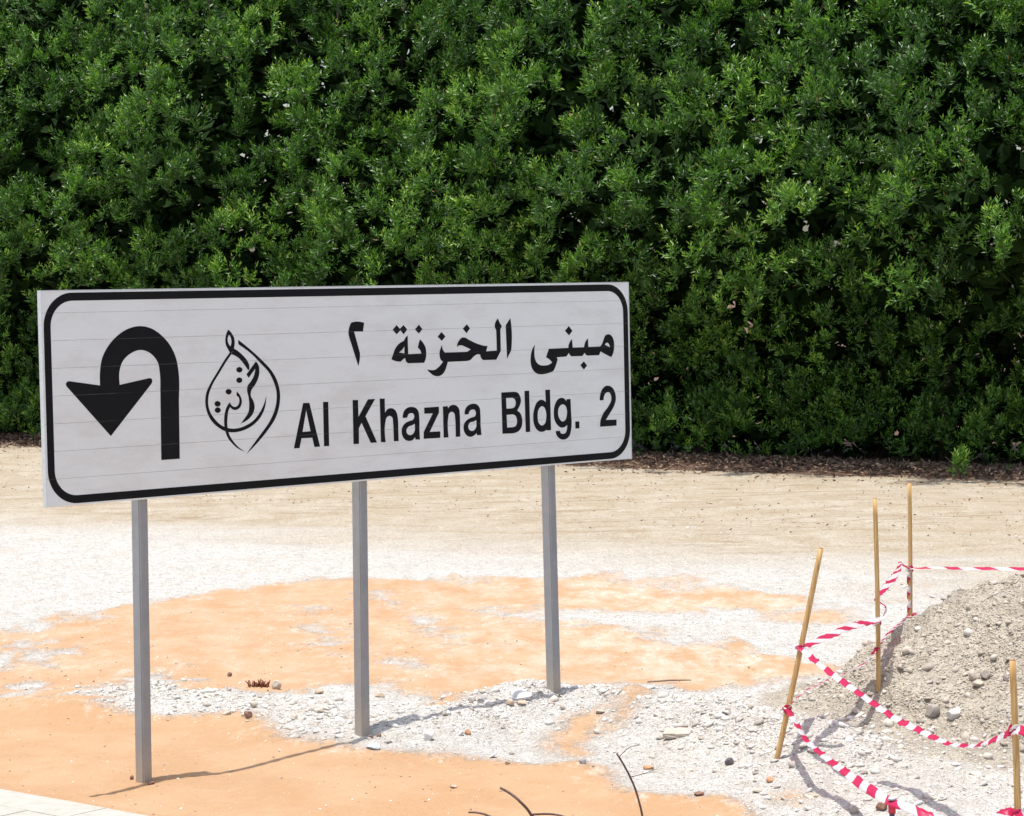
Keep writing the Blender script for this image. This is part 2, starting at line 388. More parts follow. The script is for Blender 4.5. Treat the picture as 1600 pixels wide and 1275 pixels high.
def norm(a): return a / np.maximum(np.linalg.norm(a, axis=-1, keepdims=True), 1e-9)
def leaves_mesh(name, base, direc, length, width, tone, mat, parent):
    # each leaf: four points, folded along the midrib
    n = len(base)
    side = norm(np.cross(direc, rng.normal(size=(n, 3)))); nrm = np.cross(direc, side)
    L = length[:, None]; Wd = width[:, None]
    v0 = base; v1 = base + direc * L * 0.45 + side * Wd * 0.5 + nrm * Wd * 0.18
    v2 = base + direc * L - nrm * L * 0.06; v3 = base + direc * L * 0.45 - side * Wd * 0.5 + nrm * Wd * 0.18
    V = np.stack([v0, v1, v2, v3], 1).reshape(-1, 3); i = np.arange(n)[:, None] * 4
    T = np.concatenate([i + [0, 1, 2], i + [0, 2, 3]], 1).reshape(-1, 3)
    o = fast_mesh(name, V, T, mat, parent)
    a = o.data.attributes.new("tone", 'FLOAT', 'POINT'); a.data.foreach_set("value", np.repeat(tone, 4).astype(np.float32))
    return o
def shoots(C, D, nl, span, ll):
    # C stem foot, D stem direction: whorls of narrow leaves, opening towards the tip
    n = len(C); k = np.tile(np.arange(nl), n); rep = np.repeat(np.arange(n), nl)
    Dr = norm(D)[rep]; e1 = norm(np.cross(Dr, np.array([0.3, 0.2, 0.93]) + 0 * Dr)); e2 = np.cross(Dr, e1)
    ph = k * 2.4 + rng.uniform(0, 6.28, n)[rep] + rng.normal(0, .25, n * nl)
    tt = (k + 0.5) / nl
    sp = np.repeat(span, nl)
    base = C[rep] + Dr * (sp * tt)[:, None]
    open_ = (1.15 - 0.75 * tt + rng.normal(0, .16, n * nl))[:, None]
    d = norm(Dr * np.cos(open_) + (e1 * np.cos(ph)[:, None] + e2 * np.sin(ph)[:, None]) * np.sin(open_))
    L = np.repeat(ll, nl) * (1.05 - 0.35 * tt) * rng.uniform(.75, 1.2, n * nl)
    return base, d, L, tt, rep
HH_TOP = 9.3
def face(a, z):                                  # how far the clipped face stands out, along HN
    q = z / HH_TOP
    f = -0.75 * sstep(0.36, 0.04, q) - 1.9 * sstep(0.45, 1.05, q) * q
    f = f + 0.55 * (vnoise(a / 2.4, z / 2.6, 5) - .5) + 1.15 * (vnoise(a / 1.25 + 9, z * 0.34, 8) - .5) * sstep(.22, .36, q)
    return f + sstep(8, 13, a) * (0.95 * np.exp(-((q - .42) / .12) ** 2) - 0.35 * sstep(0.33, 0.2, q))
A0, A1 = -3.5, 24.5
lob = []
for _ in range(60000):
    a, z = rng.uniform(A0, A1), rng.uniform(0.15, HH_TOP) ** 1.0
    r0 = rng.uniform(0.30, 0.64) * (0.8 if z < 2.4 else 1.0)
    ok = True; z = z ** 1.0
    for (a2, z2, r2) in lob[-900:]:
        if (a - a2) ** 2 * 1.5 + (z - z2) ** 2 * 0.62 < (0.49 * (r0 + r2)) ** 2 * 1.9: ok = False; break
    if ok: lob.append((a, z, r0))
    if len(lob) > 1300: break
for a in np.arange(A0, A1, .42):                 # skirt of low growth that reaches the ground
    lob.append((a + rng.uniform(-.1, .1), rng.uniform(.25, .5), rng.uniform(.32, .46)))
lob = np.array(lob); print('LOBES', len(lob))
nl_ = len(lob)
depth = face(lob[:, 0], lob[:, 1]) + np.where(lob[:, 1] > .55, rng.uniform(-0.85, 0.5, nl_), rng.uniform(.10, .40, nl_)) * np.where((lob[:, 0] > 11) & (lob[:, 1] < 2.8) & (lob[:, 1] > .55), .45, 1.0) + 0.4 * (lob[:, 2] - .5)
shade = sstep(3.2, 1.6, lob[:, 1])               # lower shoots are finer and thinner
Cs, Ds, Tn, Ss = [], [], [], []
for i in range(nl_):
    a, z, r0 = lob[i]; tall = r0 * rng.uniform(1.2, 2.0)
    n = int(96 * (r0 / 0.5) ** 2)
    d = norm(rng.normal(size=(n * 2, 3)) + np.array([0, 0.8, 0.55])); d = d[(d[:, 1] > -0.25)][:n]
    m = max(5, len(d) // 7); d = np.repeat(d[:m], 7, 0)
    off = norm(rng.normal(size=d.shape) + d * .6 + np.array([0, .1, .35]))
    rad = np.repeat(rng.uniform(0.70, 1.08, m), 7)[:, None] * (1 + 0.18 * rng.normal(size=(1, 3)))
    p = d * rad * np.array([r0, r0 * 0.95, tall]) + off * rng.uniform(.03, .13, (len(d), 1)); d = norm(d * .45 + off)
    lean = rng.normal(0, .12, 3)
    la, ln, lz = a + p[:, 0], depth[i] + p[:, 1], z + p[:, 2]
    W = np.stack([H0[0] + HD[0] * la + HN[0] * ln, H0[1] + HD[1] * la + HN[1] * ln, lz], 1)
    dd = np.stack([HD[0] * d[:, 0] + HN[0] * d[:, 1], HD[1] * d[:, 0] + HN[1] * d[:, 1], d[:, 2]], 1)
    k = lz > 0.12 + (0.35 if a > 8 else 0.2) * rng.random()
    W, dd = W[k], dd[k]
    sdv = norm(dd * 0.75 + np.array([0, 0, 0.75]) + lean + rng.normal(0, .28, (len(W), 3)))
    Cs.append(W); Ds.append(sdv); Tn.append(np.full(len(W), rng.uniform(0.1, 0.6)) + rng.normal(0, .12, len(W)))
    Ss.append(np.full(len(W), 1.0 - 0.15 * shade[i]))
Cs, Ds, Tn, Ss = map(np.concatenate, (Cs, Ds, Tn, Ss))
span = rng.uniform(.14, .27, len(Cs)) * Ss
base, d, L, tt, rep = shoots(Cs, Ds, 10, span, rng.uniform(.085, .13, len(Cs)) * Ss)
hedge = empty("hedge", (H0[0] + HD[0] * 10, H0[1] + HD[1] * 10, 0.0), math.atan2(HD[1], HD[0]))
tag(hedge, "tall dense dark green clipped hedge filling the background behind the sign", "hedge")
HI = hedge.matrix_basis.inverted()
def to_local(o): o.data.transform(HI); return o
tone = np.clip(Tn[rep] + 0.55 * (tt - 0.6) + rng.normal(0, .10, len(rep)), 0, 1)
tone = np.where(rng.random(len(tone)) < .006, 1.0, np.minimum(tone, .95))
fo = to_local(leaves_mesh("foliage", base, d, L, L * rng.uniform(.25, .34, len(L)), tone, leaf_m, None)); fo.parent = hedge; fo["kind"] = "stuff"
# inner growth: bigger leaves closing the wall, coloured near black as shade in the gaps
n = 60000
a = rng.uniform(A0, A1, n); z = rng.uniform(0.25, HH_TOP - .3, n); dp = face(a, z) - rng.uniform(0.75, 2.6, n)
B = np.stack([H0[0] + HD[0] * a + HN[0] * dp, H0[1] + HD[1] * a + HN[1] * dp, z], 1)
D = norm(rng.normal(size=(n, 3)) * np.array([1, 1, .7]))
io = to_local(leaves_mesh("inner_foliage", B, D, rng.uniform(.30, .48, n), rng.uniform(.15, .26, n), rng.random(n) * .9, inner_shade_m, None)); io.parent = hedge; io["kind"] = "stuff"
# trunks and limbs
def tube(pts, rad, seg=8):
    pts = np.array(pts, float); n = len(pts); V, F = [], []
    tn = norm(np.gradient(pts, axis=0)); up = np.array([0.31, 0.17, 0.93])
    for i in range(n):
        e1 = np.cross(tn[i], up); e1 /= np.linalg.norm(e1) + 1e-9; e2 = np.cross(tn[i], e1)
        for k in range(seg):
            w = 2 * math.pi * k / seg; V.append(pts[i] + rad[i] * (e1 * math.cos(w) + e2 * math.sin(w)))
    for i in range(n - 1):
        for k in range(seg):
            F.append((i * seg + k, i * seg + (k + 1) % seg, (i + 1) * seg + (k + 1) % seg, (i + 1) * seg + k))
    F.append(tuple(range(seg))[::-1]); F.append(tuple((n - 1) * seg + k for k in range(seg)))
    return V, F
for i in range(18):
    a = A0 + 0.8 + i * 1.52 + random.uniform(-.2, .2); dp = -2.3 + random.uniform(-.2, .2)
    x, y = H0 + HD * a + HN * dp
    pts = [(x, y, -.2)]
    for k in range(1, 9): pts.append((x + random.uniform(-.12, .12), y + random.uniform(-.12, .12), k * 1.05))
    V, F = tube(pts, np.linspace(.13, .03, 9))
    to_local(mesh_obj("trunk", V, F, bark_m, None, True)).parent = hedge
    for b in range(5):
        z0 = random.uniform(.4, 6); s = random.choice((-1, 1)); w = random.uniform(-.5, .5)
        p0 = np.array([x, y, z0]); dr = np.array([HD[0] * s * .8 + HN[0] * .1, HD[1] * s * .8 + HN[1] * .1, 1.0 + w])
        V, F = tube([p0, p0 + dr * .5, p0 + dr * .9 + [0, 0, .15], p0 + dr * 1.2 + [0, 0, .4]], [.045, .035, .025, .012], 6)
        to_local(mesh_obj("limb", V, F, bark_m, None, True)).parent = hedge

# small sprig shrub rooted at the foot of the hedge
def sprig(px, py, hgt, wid, n, label):
    g = hit(px, py); root = empty("leafy_sprig", (g[0], g[1], g[2])); tag(root, label, "shrub")
    C = np.zeros((n, 3)); C[:, 0] = rng.normal(0, wid * .4, n); C[:, 1] = rng.normal(0, wid * .3, n); C[:, 2] = rng.uniform(0.05, hgt, n)
    Dn = norm(C * np.array([1, 1, .4]) + np.array([0, 0, .35]) + rng.normal(0, .15, (n, 3)))
    b_, d_, L_, t_, r_ = shoots(C, Dn, 12, np.full(n, .15), np.full(n, .10))
    o = leaves_mesh("foliage", b_, d_, L_, L_ * .27, np.clip(.45 + .3 * t_ + rng.normal(0, .1, len(r_)), 0, .9), leaf_m, root); o["kind"] = "stuff"
    for k in range(4):
        V, F = tube([(0, 0, -.05), (random.uniform(-.1, .1), 0, hgt * .5), (random.uniform(-.25, .25), random.uniform(-.1, .1), hgt)], [.012, .009, .004], 5)
        mesh_obj("stem", V, F, bark_m, root, True)
sprig(1502, 750, .34, .15, 26, "small bright green leafy shoot growing on the leaf litter before the hedge at right")

# ------------------------------------------------------------------ fallen leaves under the hedge
n = 26000
a = rng.uniform(A0, A1, n); dp = -0.9 + np.abs(rng.normal(0, .62, n)) * rng.uniform(.4, 1.5, n)
x = H0[0] + HD[0] * a + HN[0] * dp; y = H0[1] + HD[1] * a + HN[1] * dp
far = rng.random(n) < .07; a2 = rng.uniform(1.0, 9.0, n); x = np.where(far, x + HN[0] * a2, x); y = np.where(far, y + HN[1] * a2, y)
B = np.stack([x, y, height(x, y) + rng.uniform(.008, .05, n)], 1)
D = norm(rng.normal(size=(n, 3)) * np.array([1, 1, .35]))
t = NT("dead_leaf"); t.color(t.ramp(t.attr("tone"), [(0, (.10, .055, .04)), (.5, (.22, .13, .09)), (.85, (.36, .24, .15)), (1, (.5, .38, .25))])); t.b.inputs["Roughness"].default_value = .8
lf = leaves_mesh("fallen_leaves", B, D, np.where(far, .5, 1) * rng.uniform(.05, .12, n), np.where(far, .5, 1) * rng.uniform(.02, .04, n), rng.random(n), t.m, None)
tag(lf, "dry brown fallen leaves strewn along the foot of the hedge", "leaf litter", kind="stuff")

# ------------------------------------------------------------------ rubble
def ico():
    bm = bmesh.new(); bmesh.ops.create_icosphere(bm, subdivisions=1, radius=1.0)
    V = np.array([v.co[:] for v in bm.verts]); F = np.array([[v.index for v in f.verts] for f in bm.faces]); bm.free(); return V, F
IV, IF = ico()
def pebbles(name, x, y, size, mat, label, cat, squash=.55, sink=.1, tone=None):
    n = len(x); z = height(x, y)
    V = IV[None] * (1 + rng.uniform(-.42, .3, (n, 12, 1))); V = V * (size[:, None] * rng.uniform(.6, 1.25, (n, 3)))[:, None, :] * np.array([1, 1, squash])
    w = rng.uniform(0, 6.28, n); c_, s_ = np.cos(w)[:, None], np.sin(w)[:, None]
    Vx, Vy = V[..., 0] * c_ - V[..., 1] * s_, V[..., 0] * s_ + V[..., 1] * c_
    tl = rng.normal(0, .3, (n, 1)); Vz = V[..., 2] + Vx * tl
    V = np.stack([Vx + x[:, None], Vy + y[:, None], Vz + (z + size * squash * sink)[:, None]], -1)
    F = (IF[None] + (np.arange(n) * 12)[:, None, None]).reshape(-1, 3)
    o = fast_mesh(name, V.reshape(-1, 3), F, mat)
    a = o.data.attributes.new("tone", 'FLOAT', 'POINT'); a.data.foreach_set("value", np.repeat(rng.random(n) if tone is None else tone, 12).astype(np.float32))
    tag(o, label, cat, kind="stuff"); return o
def stone_mat(name, stops):
    t = NT(name); f = t.attr("tone"); nz = t.noise(60, 4, .6, t.pos())
    c = t.ramp(f, stops); c = t.mix(t.math('MULTIPLY', nz, .35), c, (.50, .46, .41))
    t.color(c); t.b.inputs["Roughness"].default_value = .92; t.b.inputs["Specular IOR Level"].default_value = .2
    t.bump(nz, .4, .004); return t.m
rub_m = stone_mat("chalk_rubble", [(0, (.28, .24, .20)), (.12, (.50, .46, .41)), (.7, (.67, .65, .62)), (.95, (.60, .52, .42)), (1, (.30, .22, .17))])
spoil_m = stone_mat("spoil_rubble", [(0, (.24, .20, .16)), (.4, (.43, .37, .30)), (.8, (.52, .47, .40)), (1, (.60, .56, .51))])
# chalk rubble, thickest on the ridge
n = 110000
yy = 13 * (30 / 13) ** (rng.random(n) ** 1.6); xx = yy * rng.uniform(-.24, .24, n)
sf = sand_field(xx, yy); dr = line_d(xx, yy, RIDGE)
pk = np.clip(np.exp(-(dr / .55) ** 2) + .15 * sstep(0.3, 2.0, xx) + .09, 0, 1) * np.clip(1 - (yy - 17) / 9, .10, 1)
keep = (sf < 0.03) & (rng.random(n) < pk) & (mound_r(xx, yy) > 1.9)
keep &= ((xx - PAVE[0][0]) * PVN[0] + (yy - PAVE[0][1]) * PVN[1] < -.05) | (xx > 1.5)
xx, yy = xx[keep], yy[keep]; n = len(xx)
sz = .0035 + .007 * rng.random(n) ** 2 + .030 * rng.random(n) ** np.where(line_d(xx, yy, RIDGE) < .6, 10, 18)
pebbles("rubble", xx, yy, sz, rub_m, "loose white chalky rubble heaped along the ridge behind the posts", "rubble")
n = 24000
w = rng.uniform(0, 6.28, n); q = 2.35 * np.sqrt(rng.random(n)); xx, yy = MOUND[0] + q * np.cos(w), MOUND[1] + q * np.sin(w)
keep = (yy < MOUND[1] + .8) & (xx < 4.6); xx, yy = xx[keep], yy[keep]; n = len(xx)
pebbles("spoil_clods", xx, yy, .004 + .008 * rng.random(n) ** 2 + .030 * rng.random(n) ** 34, spoil_m, "beige clods and stones covering the spoil heap at right", "rubble")
n = 2600
yy = rng.uniform(12.8, 22, n); xx = yy * rng.uniform(-.24, .1, n); sf = sand_field(xx, yy); k = (sf > .05) & (((xx - PAVE[0][0]) * PVN[0] + (yy - PAVE[0][1]) * PVN[1]) < -.03); xx, yy = xx[k], yy[k]
pebbles("grit", xx, yy, .003 + .009 * rng.random(len(xx)) ** 4, stone_mat("dark_grit", [(0, (.12, .07, .05)), (.55, (.30, .2, .14)), (.6, (.75, .70, .64)), (1, (.8, .76, .7))]), "scattered dark and pale grit lying on the orange sand", "grit")

n = 420
w = rng.uniform(0, 6.28, n); q = 2.6 * rng.random(n) ** .35; xx, yy = MOUND[0] + q * np.cos(w), MOUND[1] + q * np.sin(w)
k = (yy < MOUND[1] + .6) & (xx < 4.4); xx, yy = xx[k], yy[k]
pebbles("earth_clods", xx, yy, .014 + .034 * rng.random(len(xx)) ** 3, spoil_m, "crumbling earth clods rolled down to the foot of the spoil heap", "rubble", squash=.75)
n = 260
tt_ = rng.random(n); RP = np.array(RIDGE); xx = np.interp(tt_, np.linspace(0, 1, len(RP)), RP[:, 0]) + rng.normal(0, .1, n); yy = np.interp(tt_, np.linspace(0, 1, len(RP)), RP[:, 1]) + rng.normal(0, .22, n)
pebbles("chalk_lumps", xx, yy, .012 + .030 * rng.random(n) ** 3, rub_m, "larger white chalk lumps along the crest of the rubble ridge", "rubble", squash=.7)

# single stones that can be pointed at: px, py, width px, height px, colour, shape, label
def rock_mesh(w, d, h, rough, seed, slab=False):
    bm = bmesh.new()
    if slab:
        bmesh.ops.create_cube(bm, size=2)
        bmesh.ops.subdivide_edges(bm, edges=bm.edges[:], cuts=2, use_grid_fill=True)
    else: bmesh.ops.create_icosphere(bm, subdivisions=3, radius=1.0)
    r = random.Random(seed)
    planes = [(Vector((r.gauss(0, 1), r.gauss(0, 1), r.gauss(0, 1))).normalized(), r.uniform(.55, .85)) for _ in range(9)]
    for v in bm.verts:
        p = v.co.copy()
        if not slab:
            for nn, dd in planes:
                s = p.dot(nn)
                if s > dd: p -= nn * (s - dd)
        p += Vector((r.uniform(-1, 1), r.uniform(-1, 1), r.uniform(-1, 1))) * rough
        v.co = Vector((p.x * w, p.y * d, p.z * h))
    me = bpy.data.meshes.new("stone"); bm.to_mesh(me); bm.free(); return me
def rmat(name, c):
    t = NT(name); nz = t.noise(25, 8, .7, t.obj()); nz2 = t.noise(120, 3, .6, t.obj())
    t.color(t.ramp(nz, [(.3, tuple(v * .72 for v in c)), (.55, c), (.75, tuple(min(.85, v * 1.2) for v in c))]))
    t.b.inputs["Roughness"].default_value = .9; t.bump(t.math('ADD', nz, nz2), .5, .006); return t.m
RM = dict(white=rmat("white_stone", (.66, .64, .61)), grey=rmat("grey_stone", (.30, .29, .29)), brown=rmat("brown_stone", (.24, .13, .09)), tan=rmat("tan_stone", (.52, .40, .29)),
          dark=rmat("dark_stone", (.12, .10, .105)), orange=rmat("orange_stone", (.50, .27, .14)), blue=rmat("bluish_concrete", (.50, .57, .60)), beige=rmat("beige_stone", (.50, .43, .35)), mid=rmat("mid_grey_stone", (.36, .31, .27)))
STONES = [
 (812, 1088, 40, 15, 'white', 0, "white chalk block lying left of the right sign post"),
 (797, 1098, 15, 13, 'tan', 0, "squarish tan stone under the left end of the white chalk block"),
 (814, 1099, 18, 7, 'tan', 0, "flat tan stone just under the white chalk block"),
 (753, 1094, 20, 12, 'grey', 0, "dark grey stone on the rubble between middle and right posts"),
 (738, 1095, 16, 10, 'mid', 0, "paler grey stone touching the left side of the dark grey one"),
 (731, 1144, 11, 11, 'orange', 0, "orange brown stone on the chalk slope below the middle of the ridge"),
 (937, 1113, 18, 7, 'beige', 0, "flat beige stone right of the right sign post"),
 (861, 1100, 13, 5, 'mid', 0, "thin flat grey stone below the foot of the right post"),
 (1060, 1146, 42, 12, 'beige', 1, "broken beige slab lying flat on the white rubble"),
 (1070, 1136, 12, 7, 'mid', 0, "small grey stone resting against the broken beige slab"),
 (1139, 1190, 17, 15, 'dark', 0, "dark purplish grey angular stone left of the leaning stake"),
 (910, 1189, 12, 11, 'grey', 0, "dark grey lump standing in for a dark hole at the lower edge of the rubble above the sand"),  # dark lump added in place of a hole
 (1092, 1240, 19, 7, 'brown', 0, "flat dark brown stone near the bottom right of the sand"),
 (1205, 1219, 15, 10, 'orange', 0, "rounded orange stone below the foot of the leaning stake"),
 (1181, 1208, 13, 6, 'mid', 0, "small grey brown stone left of the rounded orange stone"),
 (1184, 1237, 17, 7, 'beige', 0, "pale flat stone below the small grey brown one"),
 (1270, 1243, 19, 9, 'tan', 0, "tan brown stone beside the tape shadow at the bottom"),
 (1014, 1199, 19, 9, 'orange', 0, "orange brown stone behind the dead twigs"),
 (708, 1229, 13, 7, 'tan', 0, "lone tan stone on the orange sand above the curved dead stem"),
 (387, 1117, 16, 14, 'brown', 0, "brown angular stone on the orange sand edge between left and middle posts"),
 (396, 1101, 15, 12, 'beige', 0, "beige stone just above the brown angular one"),
 (358, 1054, 10, 8, 'brown', 0, "small brown stone left of the red brown twiggy clump"),
 (432, 1070, 17, 18, 'beige', 0, "upright beige chalk lump right of the red brown clump"),
 (499, 1081, 16, 9, 'tan', 0, "tan stone on the rubble left of the middle post"),
 (594, 1086, 20, 8, 'tan', 0, "long tan stone just right of the middle post"),
 (500, 1110, 14, 9, 'beige', 0, "beige rounded stone on the near rubble slope left of the middle post"),
 (459, 1122, 13, 10, 'beige', 0, "greyish round stone at the left end of the near rubble slope"),
 (585, 1167, 28, 11, 'blue', 0, "pale blue grey concrete lump at the foot of the middle post"),
 (670, 1151, 18, 16, 'white', 0, "rounded white stone on the chalk slope right of the middle post"),
 (720, 1145, 12, 11, 'white', 0, "small white stone left of the orange brown stone"),
 (793, 1191, 10, 9, 'beige', 0, "small pale stone at the toe of the rubble slope"),
 (1457, 1112, 25, 24, 'mid', 0, "round grey brown cobble on the spoil heap"),
 (1493, 1117, 28, 22, 'white', 0, "round pale cobble right of the grey brown one on the heap"),
 (1522, 1058, 20, 18, 'beige', 0, "left stone of the cluster of three on the spoil heap"),
 (1540, 1057, 17, 16, 'mid', 0, "right darker stone of the cluster of three on the heap"),
 (1529, 1070, 21, 10, 'beige', 0, "lowest flat stone of the cluster of three on the heap"),
 (1572, 1060, 10, 14, 'mid', 0, "grey brown stone left of the nearest stake on the heap"),
 (580, 1152, 8, 7, 'brown', 0, "left one of two brown pebbles against the middle post foot"),
 (592, 1149, 8, 8, 'brown', 0, "right one of two brown pebbles against the middle post foot"),
 (206, 1215, 7, 8, 'brown', 0, "tiny brown stone left of the left post foot"),
 (236, 1224, 14, 5, 'brown', 0, "brown and white crumbs against the left post foot"),
 (1378, 1262, 22, 14, 'brown', 0, "brown stone beside the short dark stake at the bottom edge"),
 (1335, 1266, 18, 14, 'mid', 0, "grey stone left of the brown one at the bottom edge"),
]
for i, (px, py, w, h, c, slab, lab) in enumerate(STONES):
    g = hit(px, py + h * .4); s = g[1] / FPX
    me = rock_mesh(w * s * .5, w * s * .42, h * s * (.32 if slab else .55), .03 if not slab else .04, 100 + i, slab); me.materials.append(RM[c])
    o = bpy.data.objects.new("stone", me); col.objects.link(o)
    o.location = (g[0], g[1] + w * s * .2, hz(g[0], g[1] + w * s * .2) + h * s * .30); o.rotation_euler = (random.uniform(-.12, .12), random.uniform(-.12, .12), random.uniform(-.4, .4))
    tag(o, lab, "stone", "stones lying on the sand and rubble")
# red brown twiggy clump
g = hit(405, 1073); root = empty("dry_twig_clump", tuple(g)); tag(root, "clump of short red brown dry twigs lying on the sand between left and middle posts", "dry plant")
rb = simple("red_brown_twig", (.20, .065, .035), .85)
for k in range(34):
    x, y = rng.normal(0, .04), rng.normal(0, .03); ln = random.uniform(.02, .05)
    dx, dy = rng.normal(0, .45, 2) * ln
    V, F = tube([(x, y, -.01), (x + dx * .5, y + dy * .5, ln * .6), (x + dx, y + dy, ln)], [.006, .005, .003], 5)
    mesh_obj("twig", V, F, rb, root, True)
# splinter of wood on the chalk
g = hit(1047, 1068); V, F = tube([(-.16, 0, .012), (0, .01, .02), (.15, .02, .018)], [.006, .008, .004], 6)
o = mesh_obj("wood_splinter", V, F, simple("weathered_wood", (.22, .17, .13), .9), None, True); o.location = tuple(g); tag(o, "thin dark wooden splinter lying on the chalk right of the right post", "stick")

